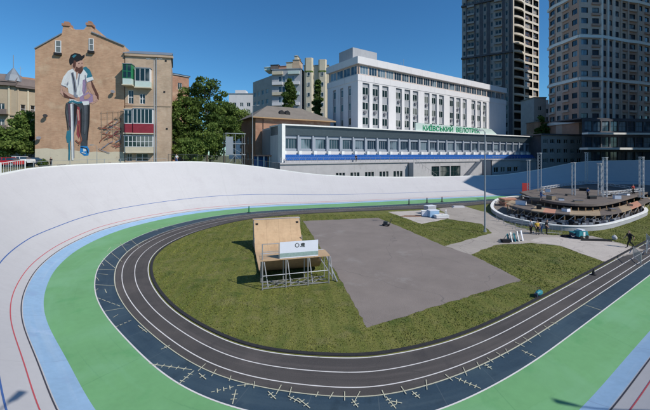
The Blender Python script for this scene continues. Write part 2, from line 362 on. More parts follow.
ARC=np.concatenate([[0],np.cumsum(np.linalg.norm(np.roll(CO,-1,0)-CO,axis=1))])
def strip(name, f0, f1, z, m, label=None, uvs=None):
    mb=MB()
    a=CI+(CO-CI)*f0; b=CI+(CO-CI)*f1
    for k in range(NPT):
        q=(k+1)%NPT
        w0=np.linalg.norm(a[k]-CI[k]); w1=np.linalg.norm(b[k]-CI[k])
        mb.face([(*a[k],z),(*b[k],z),(*b[q],z),(*a[q],z)],0,[(ARC[k],w0),(ARC[k],w1),(ARC[k+1],w1),(ARC[k+1],w0)])
    return tag(mb.build(name,m),kind='structure')
def fline(name, f, wd, z, m):
    a=CI+(CO-CI)*f; L=np.linalg.norm(CO-CI,axis=1); mb=MB(); h=(CO-CI)/L[:,None]*wd/2
    for k in range(NPT):
        q=(k+1)%NPT; mb.face([(*(a[k]-h[k]),z),(*(a[k]+h[k]),z),(*(a[q]+h[q]),z),(*(a[q]-h[q]),z)])
    return tag(mb.build(name,m),kind='structure')
def bankpt(k,t,dz=0):
    u=t/WW[k]; p=CO[k]+NO[k]*t
    # lift along the surface normal
    return (p[0],p[1],HZ[k]*g(max(u,0))+dz)
def bankstrip(name, t0, t1, m, n=1, dz=0):
    mb=MB()
    for k in range(NPT):
        q=(k+1)%NPT
        for i in range(n):
            def tt(kk,x): return (t0(kk) if callable(t0) else t0)+((t1(kk) if callable(t1) else t1)-(t0(kk) if callable(t0) else t0))*x
            mb.face([bankpt(k,tt(k,i/n),dz),bankpt(k,tt(k,(i+1)/n),dz),bankpt(q,tt(q,(i+1)/n),dz),bankpt(q,tt(q,i/n),dz)],0,[(ARC[k],tt(k,i/n)),(ARC[k],tt(k,(i+1)/n)),(ARC[k+1],tt(q,(i+1)/n)),(ARC[k+1],tt(q,i/n))])
    o=mb.build(name,m)
    for p in o.data.polygons: p.use_smooth=True
    import bmesh
    bm=bmesh.new(); bm.from_mesh(o.data); bmesh.ops.remove_doubles(bm,verts=bm.verts,dist=1e-4); bm.to_mesh(o.data); bm.free()
    return tag(o,kind='structure')

# infield grass base
mb=MB(); cc=CI.mean(0)
for k in range(NPT):
    q=(k+1)%NPT; mb.face([(*cc,-.004),(*CI[k],-.004),(*CI[q],-.004)])
tag(mb.build('infield_ground','grass'),kind='structure')
def patch(name, pxs, m, z, zr=0):
    mb=MB(); pts=[PG(*p) for p in pxs]
    fine=[]; rg=random.Random(len(pxs)*7)
    for i in range(len(pts)):
        a_=pts[i]; b_=pts[(i+1)%len(pts)]; L_=np.linalg.norm(b_-a_); n_=max(1,int(L_/.35)); d_=(b_-a_)/L_
        for q_ in range(n_): fine.append(a_+(b_-a_)*q_/n_+np.array([-d_[1],d_[0]])*(rg.gauss(0,.035)+.05*math.sin(q_*.7+i))*(q_>0))
    mb.face([(*p,z) for p in fine][::-1])
    # make sure it faces up
    o=mb.build(name,m)
    if o.data.polygons[0].normal.z<0: o.data.flip_normals()
    tag(o,kind='structure'); return [tuple(p) for p in pts]
PT={}
PT['yard']=patch('asphalt_yard',[(303,221),(340,219.5),(378,217.7),(412,232),(444.6,246.3),(471,254.6),(496,267),(521,280),(444,304),(367,328),(346,290),(330,262)],'asphalt',.004)
PT['path']=patch('concrete_path',[(444.6,246.3),(492,233),(481.5,224),(447.7,219),(445,213),(438,208.7),(462,205.5),(472,208.5),(490,213.5),(505,222),(520,228),(550,235),(592,236),(618,242.5),(645,250),(605,262),(560,246),(532,243),(495,245),(471,254.6)],'concrete_path',.008)
PT['slab']=patch('pale_slab',[(540,237),(592,238),(618,243.5),(640,250),(603,261.5),(560,245.5),(530,241)],'pale_concrete',.012)
PT['pad']=patch('concrete_pad',[(388,212),(421,210.3),(444,213),(447,219),(421.5,224)],'pale_concrete',.010)
# running lanes, then paint
strip('running_track',0,.355,0,'lane'); strip('blue_run_off',.355,.555,0,'navy'); strip('green_apron',.555,1,0,'green')
fline('lane_line',.004,.065,.006,'lanewhite'); fline('lane_line',.15,.055,.006,'lanewhite'); fline('lane_line',.285,.055,.006,'lanewhite')
fline('lane_line',.36,.05,.006,'thinwhite'); fline('apron_line',.555,.065,.006,'lanewhite')
# raised kerb at the grass edge, coloured dark to stand for its shadow
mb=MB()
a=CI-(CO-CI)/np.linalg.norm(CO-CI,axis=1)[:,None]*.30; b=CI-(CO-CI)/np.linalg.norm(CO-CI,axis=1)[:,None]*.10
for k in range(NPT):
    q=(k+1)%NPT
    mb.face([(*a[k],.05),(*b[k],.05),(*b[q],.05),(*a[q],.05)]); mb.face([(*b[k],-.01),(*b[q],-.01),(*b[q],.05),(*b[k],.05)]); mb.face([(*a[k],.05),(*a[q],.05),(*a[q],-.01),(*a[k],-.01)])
tag(mb.build('shadow_kerb','curb'),kind='structure')
def BW(k): return .95-.3*min(1,max(0,(3.6-k/NS)))*(k<4*NS)-.3*(k>=20*NS)-.4*min(1,max(0,(k/NS-10.5)/2))*(1 if k<20*NS else 0)
bankstrip('blue_band',0,BW,'blue',2)
bankstrip('banked_track',BW,lambda k:WW[k],'bank',14)
def bline(name,tm,wd,m,dz=.012):
    return bankstrip(name,lambda k:tm(k)-wd/2,lambda k:tm(k)+wd/2,m,1,dz)
bline('measuring_line',lambda k:BW(k)+.07,.05,'blackline'); bline('sprinters_line',lambda k:BW(k)+.52,.045,'redline')
bline('stayers_line',lambda k:2.3+.8*min(1,max(0,(k/NS-6.5)/3)),.06,'navyline')
# rim coping and the back of the bank
mb=MB()
ra=RIM; rb=RIM+NO*.22
for k in range(NPT):
    q=(k+1)%NPT; h=HZ[k]; H=HZ[q]
    mb.face([(*ra[k],h),(*ra[k],h+.13),(*ra[q],H+.13),(*ra[q],H)]); mb.face([(*ra[k],h+.13),(*rb[k],h+.13),(*rb[q],H+.13),(*ra[q],H+.13)])
    mb.face([(*rb[k],h+.13),(*rb[k],h-1.2),(*rb[q],H-1.2),(*rb[q],H+.13)])
tag(mb.build('bank_coping','white'),kind='structure')
# outer terrain
mb=MB(); offs=[.2,4,16,40,90,300,3000]
def tz(j,k):
    h=HZ[k]
    if j==0: return h-.25
    if j==1: return h-.5 if k<12.6*NS else h-1.3
    w_={2:.75,3:.4,4:0,5:0,6:0}[j]
    return (h-.6)*w_+6.6*(1-w_) if k<12.6*NS else (min(h-1.2,1.7) if j<=3 else 2.2 if j==4 else 6)
NS2=smooth(NO,200); NS2/=np.linalg.norm(NS2,axis=1)[:,None]
loops=[]
for j,of in enumerate(offs):
    zz=np.array([tz(j,k) for k in range(NPT)]); zz=smooth(zz[:,None],30 if j>1 else 2)[:,0]
    C=RIM+(NO if j<2 else NS2)*of
    if j>=3:
        ctr=np.array([50,25]); ang=np.arctan2(RIM[:,1]-25,RIM[:,0]-50); rr=np.linalg.norm(RIM-ctr,axis=1)+of
        C=ctr+np.stack([np.cos(ang),np.sin(ang)],1)*rr[:,None]
    loops.append((C,zz))
for j in range(len(offs)-1):
    for k in range(NPT):
        q=(k+1)%NPT; A,za=loops[j]; B,zb=loops[j+1]
        mb.face([(*A[k],za[k]),(*B[k],zb[k]),(*B[q],zb[q]),(*A[q],za[q])])
tag(mb.build('terrain','earthgrass'),kind='structure')

# ------------------------------------------------------------------ building tools
class Bld:
    """a building: an Empty at its base; parts are given in absolute metres and stored relative to it"""
    def __init__(s, name, label, cat, A, zb, group=None):
        s.r=np.array([A[0],A[1]],float); s.zb=zb; s.root=thing(name,label,cat,(float(A[0]),float(A[1]),zb),0,group); s.nw=0; s.rest=None; s.restmats=None
    def face(s, A, B):
        A=np.array(A,float)-s.r; B=np.array(B,float)-s.r; L=float(np.linalg.norm(B-A)); u=(B-A)/L; n=np.array([u[1],-u[0]])
        return dict(A=A,u=u,n=n,L=L,rz=math.atan2(u[1],u[0]),tf=lambda a,o,z:(A[0]+u[0]*a+n[0]*o, A[1]+u[1]*a+n[1]*o, z-s.zb))
    def part(s, mb, name, mats, parent=None): return mb.build(name, mats, parent or s.root)
    def window(s, f, a, z, mesh, depth=.18, name='window', lim=100):
        loc=f['tf'](a,-depth,z)
        if s.nw<lim:
            s.nw+=1; return inst(mesh,name,s.root,loc,f['rz'])
        if s.rest is None: s.rest=([],[],[],0); s.restmats=list(mesh.materials)
        V,F,MI,_=s.rest; b=len(V); c,sn=math.cos(f['rz']),math.sin(f['rz'])
        for v in mesh.vertices: V.append((loc[0]+v.co.x*c-v.co.y*sn, loc[1]+v.co.x*sn+v.co.y*c, loc[2]+v.co.z))
        for p in mesh.polygons:
            F.append(tuple(b+i for i in p.vertices))
            m=mesh.materials[p.material_index]
            if m not in s.restmats: s.restmats.append(m)
            MI.append(s.restmats.index(m))
    def finish(s):
        if s.rest:
            V,F,MI,_=s.rest; me=bpy.data.meshes.new('window'); me.from_pydata(V,[],F)
            for m in s.restmats: me.materials.append(m)
            me.polygons.foreach_set('material_index',MI); me.update()
            o=bpy.data.objects.new('window',me); COL.objects.link(o); o.parent=s.root; o['kind']='stuff'
def wall(mb, f, a0,a1,z0,z1, wins, depth=.2, mi=0, mr=None, o=0):
    """a wall on face f with real recessed openings wins=[(a0,a1,z0,z1)]"""
    mr = mi if mr is None else mr
    xs=sorted(set([a0,a1]+[round(w[k],3) for w in wins for k in (0,1)])); zs=sorted(set([z0,z1]+[round(w[k],3) for w in wins for k in (2,3)]))
    W=[tuple(round(x,3) for x in w_) for w_ in wins]
    tf=f['tf']
    for i in range(len(xs)-1):
        for j in range(len(zs)-1):
            cx=(xs[i]+xs[i+1])/2; cz=(zs[j]+zs[j+1])/2
            if cx<a0 or cx>a1 or cz<z0 or cz>z1: continue
            if any(w_[0]<cx<w_[1] and w_[2]<cz<w_[3] for w_ in W): continue
            q=[(xs[i],zs[j]),(xs[i+1],zs[j]),(xs[i+1],zs[j+1]),(xs[i],zs[j+1])]
            mb.face([tf(a,o,z) for a,z in q],mi,q)
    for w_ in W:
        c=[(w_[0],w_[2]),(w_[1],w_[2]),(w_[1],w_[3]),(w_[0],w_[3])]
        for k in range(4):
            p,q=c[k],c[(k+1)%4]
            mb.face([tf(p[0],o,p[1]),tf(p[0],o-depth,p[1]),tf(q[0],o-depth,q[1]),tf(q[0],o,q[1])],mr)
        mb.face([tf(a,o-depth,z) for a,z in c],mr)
_wm={}
def wmesh(w_,h,nx=1,nz=1,fm='frame',gm='glass',t=.07):
    key=(round(w_,2),round(h,2),nx,nz,fm,gm,t)
    if key in _wm: return _wm[key]
    mb=MB(); mb.box(0.01,w_-.01,-.03,-.01,.01,h-.01,1)
    for k in range(nx+1):
        x=(w_-t)*k/nx; mb.box(x,x+t,-.075,-.032,0,h,0)
    for k in range(nz+1):
        z=(h-t)*k/nz
        for i in range(nx):
            x0=(w_-t)*i/nx+t; x1=(w_-t)*(i+1)/nx; mb.box(x0+.002,x1-.002,-.073,-.032,z,z+t,0)
    _wm[key]=mb.mesh('window',[fm,gm]); return _wm[key]

# ------------------------------------------------------------------ grandstand building with the sign
def T2(d0,s0,u,t): return DS(d0+u[0]*t, s0+u[1]*t)
UC=(.498,.867); NB=(.867,-.498)           # along the front, and back from it (depth, side)
def C(t,b=0): return DS(76+UC[0]*t+NB[0]*b, -10.3+UC[1]*t+NB[1]*b)
B=Bld('grandstand_building','long low grandstand building with a slate fascia, blue seats and green sign','building',C(0),6)
F=B.face(C(0),C(112)); tf=F['tf']
bay=3.9; nb=28
wins=[]
mb=MB()
for i in range(nb):
    a=.9+i*bay+.55; wins.append((a,a+2.9,10.75,13.15))
wall(mb,F,0,112,7.6,13.95,wins,.3,0)
B.part(mb,'wall','bluegrey')
wm=wmesh(2.9,2.4,4,1,'bluegrey','glassblue',.08)
for i in range(nb): B.window(F,.9+i*bay+.55,10.75,wm,.27)
for i in range(nb+1):
    m=MB(); a=.35+i*bay; m.box(a+.08,a+.47,.003,.35,7.6,13.9,0,tf); B.part(m,'column','bluegrey')
    m=MB(); m.box(a-.1,a+.65,1.0,1.5,7.6,10.25,0,tf); B.part(m,'low_pillar','white')
    if i<nb:
        m=MB(); m.box(a+.67,a+bay-.12,.36,.62,9.35,10.2,0,tf); B.part(m,'sill_panel','plaster')
        m=MB()
        for r in range(3):
            for q in range(8):
                x=a+.05+q*.485; m.box(x,x+.42,1.55+r*.5,1.9+r*.5,9.0-r*.42,9.08-r*.42,0,tf); m.box(x,x+.42,1.5+r*.5,1.55+r*.5,9.0-r*.42,9.42-r*.42,0,tf)
        B.part(m,'seat_block','bluepanel')
m=MB()
for r in range(3): m.box(0,112,1.5+r*.5,2.0+r*.5,7.6,8.85-r*.42,0,tf)
B.part(m,'seat_tier','wallconcrete')
m=MB()                                       # the tall raked fascia
c=[(0,.36,13.95),(113,.36,13.95),(113,-6,13.95),(0,-6,13.95),(0,1.5,16.0),(113,1.5,16.0),(113,-6,16.0),(0,-6,16.0)]
m.hexa([tf(*p) for p in c]); B.part(m,'fascia','slate')
m=MB(); m.box(-.2,113.2,-6.2,1.75,16.003,16.32,0,tf); B.part(m,'cornice','white')
# end wall
FE=B.face(C(0,12),C(0)); m=MB(); wall(m,FE,0,12,5,16,[],.2,0)
for t_ in (0,):
    m.box(-.0,12.,-.4,-.003,5,16,0,FE['tf'])
B.part(m,'end_wall','plaster')
m=MB(); m.box(-.45,.35,.0,2.3,7.0,16.0,0,tf); B.part(m,'end_pillar','white')
FR=B.face(C(113),C(113,12)); m=MB(); wall(m,FR,0,12,5,16,[],.2,0); B.part(m,'end_wall','grayplaster')
m=MB(); m.box(0,113,-12,-6.2,5,15.6,0,tf); B.part(m,'back_wall','grayplaster')
# sign board
m=MB(); pts=[(41.5,16.33),(80,16.33),(76.5,18.15),(41.5,18.6)]
fr=[tf(a,.9,z) for a,z in pts]; bk=[tf(a,.55,z) for a,z in pts]
m.face(fr,0); m.face(bk[::-1],0)
for k in range(4): q=(k+1)%4; m.face([fr[k],bk[k],bk[q],fr[q]][::-1],0)
sb=B.part(m,'sign_board','mintstone')
for word,xa,xb in (('КИЇВСЬКИЙ',44.3,57.4),('ВЕЛОТРЕК',58.9,70.5)):
    cu=bpy.data.curves.new('sign_letters','FONT'); cu.body=word; cu.size=1; cu.extrude=.02; cu.bevel_depth=.02
    to=bpy.data.objects.new('tmp',cu); COL.objects.link(to); bpy.context.view_layer.update()
    me=bpy.data.meshes.new_from_object(to.evaluated_get(bpy.context.evaluated_depsgraph_get())); bpy.data.objects.remove(to)
    xs=[v.co.x for v in me.vertices]; ys=[v.co.y for v in me.vertices]; x0,x1,y1=min(xs),max(xs),.72
    for v in me.vertices:
        a=xa+(v.co.x-x0)/(x1-x0)*(xb-xa); z=16.5+max(-.02,v.co.y/y1)*1.45; o=.93+(v.co.z)*2
        v.co=tf(a,o,z)
    me.materials.append(M['signgreen']); o=bpy.data.objects.new('sign_letters',me); COL.objects.link(o); o.parent=B.root
B.finish()

# terrace in front: retaining wall, railing, stairs, small windows, entrance
B=Bld('terrace_building','pale concrete terrace wall with small windows and stairs under the blue seats','terrace',C(-2,-5),2.5)
F=B.face(C(-2,-5),C(97,-5)); tf=F['tf']
def at_c(px):                                # distance along the front for a picture column (layout only)
    k=(px-325)/333.; d0=76-NB[0]*5; s0=-10.3-NB[1]*5
    return (k*d0-s0)/(UC[1]-k*UC[0])+2
wins=[]
def zc(a,y):
    d=76-NB[0]*5+UC[0]*(a-2); return Z(y,d)
grp=[336,350.5,365,379.5,393.5]
for gx in grp:
    for q in range(3):
        a=at_c(gx+q*3.2); wins.append((a,at_c(gx+q*3.2+2.5),3.6,5.1))
ent=[(at_c(431.5),at_c(439.5)),(at_c(440.2),at_c(450)),(at_c(450.7),at_c(460.5))]
for e in ent: wins.append((e[0],e[1],3.0,6.1))
m=MB(); wall(m,F,0,99,1.5,7.6,wins,.35,0); B.part(m,'retaining_wall','wallconcrete')
m=MB(); m.box(0,99,-4.9,-.02,7.45,7.6,0,tf); m.box(-.1,99.1,.003,.3,7.3,7.62,0,tf); B.part(m,'terrace_deck','wallconcrete')
FL=B.face(C(-2,0),C(-2,-5)); m=MB(); m.box(0,5,-.3,0,1.5,7.45,0,FL['tf']); B.part(m,'side_wall','wallconcrete')
for k,w_ in enumerate(wins): B.window(F,w_[0],w_[2],wmesh(w_[1]-w_[0],w_[3]-w_[2],1 if k<15 else 3,1 if k<15 else 2,'darkframe','glass',.08),.3)
m=MB()
for k in range(0,67):
    a=k*1.5; m.tube(tf(a,.1,7.6),tf(a,.1,8.65),.03,n=4)
for z in (8.1,8.65): m.tube(tf(0,.1,z),tf(99,.1,z),.03,n=4)
B.part(m,'railing','pole')
for (p0,p1,dr) in ((408,431,1),(476,462,-1)):
    a0=at_c(p0); a1=at_c(p1); m=MB(); n=18
    for k in range(n):
        x0=a0+(a1-a0)*k/n; x1=a0+(a1-a0)*(k+1)/n; zt=7.55-(7.55-3.)*k/n
        m.box(min(x0,x1),max(x0,x1),.31,2.0,2,zt-.25,0,tf)
    st=B.part(m,'stair','wallconcrete')
    m=MB(); m.tube(tf(a0,2.0,8.4),tf(a1,2.0,3.9),.04,n=4)
    for k in range(9):
        x=a0+(a1-a0)*k/8; z=7.3-(7.3-2.8)*k/8; m.tube(tf(x,2.0,z),tf(x,2.0,z+1.1),.03,n=4)
    m.build('handrail','pole',st)
B.finish()
# annex at the right end of the terrace
a0=at_c(480)-2; a1=at_c(508)-2
B=Bld('annex','pale two storey annex with square windows at the right end of the terrace','annex',C(a0,-9),2.5)
F=B.face(C(a0,-9),C(a1,-9)); tf=F['tf']; L=F['L']
wins=[(L*.06+k*L*.235,L*.06+k*L*.235+L*.17,4.0,5.6) for k in range(4)]
m=MB(); wall(m,F,0,L,1.5,7.65,wins,.3,0); 
m.box(0,L,-4.0,-.4,1.5,7.6,0,tf); B.part(m,'wall','wallconcrete')
for w_ in wins: B.window(F,w_[0],w_[2],wmesh(w_[1]-w_[0],1.6,2,1,'frame','glass',.08),.25)
m=MB(); m.box(-.2,L+.2,-4.05,.25,7.66,7.9,0,tf); B.part(m,'roof','wallconcrete')
m=MB()
for k in range(10): m.tube(tf(L*k/9,.1,7.9),tf(L*k/9,.1,8.9),.03,n=4)
m.tube(tf(0,.1,8.9),tf(L,.1,8.9),.03,n=4); B.part(m,'railing','pole'); B.finish()

# ------------------------------------------------------------------ hotel-like office block
UH=(.565,.825); NH=(.825,-.565)
def Hh(t,b=0): return DS(95+UH[0]*t+NH[0]*b, 9.4+UH[1]*t+NH[1]*b)
B=Bld('office_building','large pale office block with vertical pilasters and a ribbon of top windows','building',Hh(0),5)
LT=81.5; DEP=15.2
F=B.face(Hh(0),Hh(LT)); FLf=B.face(Hh(0,DEP),Hh(0)); FRt=B.face(Hh(LT),Hh(LT,DEP))
wins=[]; items=[]
starts=[1.75,15.4,28.9,42.7,56.2]
zrows=[29.4-4.36*k for k in range(5)]
cols=[]
for st in starts:
    for q in range(3): cols.append(st+q*3.9)
m=MB(); 
wl=[(c,c+2.6,8.2,30.2) for c in cols]
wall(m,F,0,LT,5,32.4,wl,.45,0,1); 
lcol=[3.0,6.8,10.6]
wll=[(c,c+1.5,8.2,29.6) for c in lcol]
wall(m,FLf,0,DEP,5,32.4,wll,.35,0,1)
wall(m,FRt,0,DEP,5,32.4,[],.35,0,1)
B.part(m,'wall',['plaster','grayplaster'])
for c in cols:
    for z in zrows:
        B.window(F,c+.15,z-2.6,wmesh(2.3,2.25,2,1,'frame','glass',.09),.41)
for c in lcol:
    for z in zrows: B.window(FLf,c+.05,z-2.6,wmesh(1.4,2.2,1,1,'frame','glass',.09),.31)
# a few air conditioners hung under the windows
rnd=random.Random(4)
acm=MB(); acm.box(0,.95,-.42,-.05,0,.65,0); acm=acm.mesh('air_conditioner','chairgrey')
for c in cols:
    for z in zrows:
        if rnd.random()<.5: inst(acm,'air_conditioner',B.root,F['tf'](c+.6+rnd.random()*.7,-.36,z-3.5-rnd.random()*.3),F['rz'])
# top storey: recessed ribbon
m=MB()
rib=[(1.2+k*3.5,1.2+k*3.5+3.1,32.75,35.25) for k in range(23)]
ribl=[(1.0+k*3.45,1.0+k*3.45+3.0,32.75,35.25) for k in range(4)]
F2=B.face(Hh(.0,.5),Hh(LT,.5)); F3=B.face(Hh(.5,DEP),Hh(.5,0)); 
wall(m,F2,0,LT,32.4,35.45,rib,.15,0); wall(m,F3,0,DEP,32.4,35.45,ribl,.15,0)
FR2=B.face(Hh(LT-.3,0.5),Hh(LT-.3,DEP)); wall(m,FR2,0,DEP-.5,32.4,35.45,[],.15,0)
B.part(m,'top_storey','t2brickpale')
for w_ in rib: B.window(F2,w_[0],w_[2],wmesh(3.1,2.5,3,1,'frame','glassblue',.09),.12)
for w_ in ribl: B.window(F3,w_[0],w_[2],wmesh(3.0,2.5,2,1,'frame','glassblue',.09),.12)
def slab(Bd,f,z0,z1,o,dep,L): 
    m=MB(); m.box(-o,L+o,-dep-o,o,z0,z1,0,f['tf']); return m
m=slab(B,F,30.6,32.395,.12,DEP,LT); B.part(m,'string_band','plaster')
m=slab(B,F,35.45,37.5,.3,DEP,LT); B.part(m,'parapet','plaster')
m=MB(); m.box(3,13,-13,-6,37.5,42.2,0,F['tf']); 
B.part(m,'roof_house','grayplaster')
m=MB(); m.box(13.1,17,-11,-6.5,37.5,39.9,0,F['tf']); B.part(m,'plant_box','plaster')
for t_ in (22,23.2,37,54,60,71):
    m=MB(); m.tube(F['tf'](t_,-4,37.5),F['tf'](t_,-4,39.2+(t_%3)),.05,n=4); B.part(m,'antenna','pole')
B.finish()
# lower wing of the office block between it and the grandstand
# ------------------------------------------------------------------ towers
def tower(name,label,poly,zb,zt,storey,bays,mats,base,zvis=14,first=None):
    pass
TA=(182,102.8); 
def tp(base,dr,t): return (base[0]+dr[0]*t, base[1]+dr[1]*t)
LD=(.53,-.848); RD=(.5,.866)
lft=tp(TA,LD,26.2); rgt=tp(TA,RD,26.0); bk=(lft[0]+RD[0]*26,lft[1]+RD[1]*26)
B=Bld('apartment_tower','unfinished grey tower with pale stacked loggias behind the office block','tower',DS(*TA),6)
FLt=B.face(DS(*lft),DS(*TA)); FRt=B.face(DS(*TA),DS(*rgt))
ST=4.75; z0=9.3; NF=21; K=1.21
# right face : loggia grid, three columns
L=FRt['L']; tf=FRt['tf']; zt=z0+NF*ST
colx=[(1.0,10.4),(11.6,18.9),(20,25.4)]
for k,(a,b) in enumerate(colx): pass
wins=[(a,b,z0+i*ST+.7,z0+i*ST+4.2) for i in range(NF) for a,b in colx]
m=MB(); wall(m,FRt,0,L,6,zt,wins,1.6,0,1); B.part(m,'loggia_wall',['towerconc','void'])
for i in range(NF):
    for k,(a,b) in enumerate(colx):
        if k==0:      # curved balcony
            m=MB(); n=8; z=z0+i*ST
            pts=[(a-.2+(b-a+.2)*q/n, .9*math.sin(math.pi*q/n)**.7+.004) for q in range(n+1)]
            loc=[tf(x,o,0)[:2] for x,o in pts]
            m.prism(loc,z-.35-B.zb,z+.75-B.zb); B.part(m,'balcony','towerconc')
for i in range(NF):
    for k,(a,b) in enumerate(colx[1:]):
        if (i*7+k*3)%5<4: 
            B.window(FRt,a+.2,z0+i*ST+.6,wmesh(b-a-.4,3.4,3 if k==0 else 2,2,'rust' if (i+k)%3 else 'towerconc','glassbrown',.16),.9)
# left face : columns of windows, projecting bays
L=FLt['L']; tf=FLt['tf']
lc=[(round(a*K,2),round(b*K,2)) for a,b in [(.5,1.7),(2.6,5.4),(6.3,7.5),(9.6,10.6),(12.5,13.5),(14.4,17.0),(18.6,19.6)]]
wins=[(a,b,z0+i*ST+1.1,z0+i*ST+3.7) for i in range(NF) for a,b in lc]
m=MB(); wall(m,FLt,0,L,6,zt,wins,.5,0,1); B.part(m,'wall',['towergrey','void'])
for a,b in ((1.9,2.4),(5.6,6.1),(7.9,9.2),(10.9,12.2),(17.3,18.3),(20,21.2)):
    m=MB(); m.box(a*K,b*K,.003,.9,6,zt,0,tf); B.part(m,'pilaster','towerdark')
for i in range(NF):
    m=MB(); z=z0+i*ST; m.box(2.45*K,5.55*K,.003,1.4,z-.1,z+.95,0,tf); B.part(m,'balcony','towergrey')
    m=MB(); m.box(14.0*K,17.2*K,.003,1.3,z-.1,z+.95,0,tf); B.part(m,'balcony','towergrey')
for i in range(NF-2,0,-1):
    for a,b in lc: B.window(FLt,a+.02,z0+i*ST+1.12,wmesh(b-a-.04,2.56,2 if b-a>2 else 1,1,'frame','glass',.12),.35)
for (zz) in (z0+ST*11.8,z0+ST*18.2):
    m=MB(); m.box(-.3,L+.01,.003,1.45,zz,zz+.9,0,tf); B.part(m,'dark_band','towerdark')
for A_,B_ in ((DS(*bk),DS(*lft)),(DS(*rgt),DS(*bk))):
    f=B.face(A_,B_); m=MB(); wall(m,f,0,f['L'],6,zt,[],.3,0); B.part(m,'wall','towergrey')
m=MB(); q=[np.array(DS(*p))-B.r for p in (TA,rgt,bk,lft)]; m.prism([tuple(x) for x in q],zt-B.zb,zt+.5-B.zb); B.part(m,'roof','towergrey')
B.finish()

# right tower: a curved front in straight segments
TP=[(549,139),(556,134),(562,131.6),(579,124),(601,124.8),(613,127),(627,129.8),(637,131),(650,134.2),(662,135.5)]
pts=[P(a,b) for a,b in TP]
B=Bld('apartment_tower','brown brick curved tower with pale bands rising over the far right bank','tower',pts[3],5)
zlev=[15.6]
Sx=3.95
z0=21.9; NF=19                       # bands every four storeys
segw=[1,1,2,3,2,3,2,2,3,3]
mall=[]
m=MB(); bands={z:MB() for z in (21.9,37.7,53.5,69.3,85.1)}
for k in range(len(pts)-1):
    f=B.face(pts[k],pts[k+1]); L=f['L']; n=max(1,round(L/3.6)); ww=L/n
    wins=[(i*ww+ww*.2,i*ww+ww*.8,z0+j*Sx+1.0,z0+j*Sx+3.0) for j in range(NF) for i in range(n)]
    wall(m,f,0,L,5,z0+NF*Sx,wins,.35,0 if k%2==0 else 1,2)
    for zb_ in bands: bands[zb_].box(-.15,L+.15,.003,.7,zb_-.55,zb_+.5,0,f['tf'])
    for j in range(NF):
        for i in range(n):
            if (i+k)%2==0 and k!=4: m.box(i*ww+ww*.12,i*ww+ww*.88,.003,.55,z0+j*Sx+.05,z0+j*Sx+.85,1 if k%2==0 else 0,f['tf'])
    if k in (4,5,6):
        for i in range(n+1): m.box(i*ww-.28,i*ww+.28,.003,.62,z0,z0+NF*Sx,3 if k==4 else 1,f['tf'])
    mall.append((abs(k-4),k,f,wins))
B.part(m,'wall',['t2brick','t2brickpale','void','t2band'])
for b_ in bands.values(): B.part(b_,'band','t2band')
for _,_,f,wins in sorted(mall,key=lambda x:(x[0],x[1])):
    for w_ in wins: B.window(f,w_[0],w_[2],wmesh(round(w_[1]-w_[0],1),2.0,2,1,'darkframe','glassblue',.08),.3)
back=[P(640,165),P(585,168),P(552,155)]
for A_,B_ in zip([pts[-1]]+back,back+[pts[0]]):
    f=B.face(A_,B_); m=MB(); wall(m,f,0,f['L'],5,z0+NF*Sx,[],.3,0); B.part(m,'wall','t2brick')
m=MB(); q=[tuple(np.array(p)-B.r) for p in pts+back]; m.prism(q,z0+NF*Sx-5,z0+NF*Sx-4.5); B.part(m,'roof','towergrey')
B.finish()
# glazed podium with white canopies
pa=P(582,112); pb=P(700,118)
B=Bld('podium_building','dark glazed low building with two long white canopy bands under the brown tower','building',pa,4)
F=B.face(pa,pb); tf=F['tf']; L=F['L']
wins=[(1+i*3.3,1+i*3.3+2.9,z,z+h) for i in range(int(L/3.3)-1) for z,h in ((6,4.4),(12.0,3.4),(17.4,3.4))]
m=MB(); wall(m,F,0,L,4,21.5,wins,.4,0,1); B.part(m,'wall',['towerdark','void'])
for w_ in wins: B.window(F,w_[0],w_[2],wmesh(2.9,w_[3]-w_[2],2,2,'darkframe','glassblue',.1),.3)
m=MB(); m.box(-1,L,.01,3.2,11.1,11.75,0,tf); B.part(m,'canopy','white')
m=MB(); m.box(0,L,.01,2.2,16.2,16.8,0,tf); B.part(m,'canopy','white')
FF=B.face(P(582,130),pa); m=MB(); wall(m,FF,0,FF['L'],4,21.5,[],.3,0); m.box(0,L,-12,-.5,21.5,21.9,0,tf); B.part(m,'wall','towerdark')
B.finish()
pa=P(541,120); pb=P(583,124)
B=Bld('service_building','low dark service building left of the glazed podium behind the shaded bank','building',pa,4)
F=B.face(pa,pb); tf=F['tf']; L=F['L']
wins=[(1+i*3,1+i*3+1.8,z,z+1.6) for i in range(int(L/3)) for z in (6.5,10,13.5)]
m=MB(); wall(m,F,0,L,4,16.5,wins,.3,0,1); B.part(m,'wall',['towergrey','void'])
for w_ in wins: B.window(F,w_[0],w_[2],wmesh(1.8,1.6,2,1,'frame','glass',.1),.25)
m=MB(); m.box(-.3,L+.3,-9,.5,16.5,17,0,tf); m.box(1,L,-9,-.4,4,16.5,0,tf); B.part(m,'roof','towerdark'); B.finish()
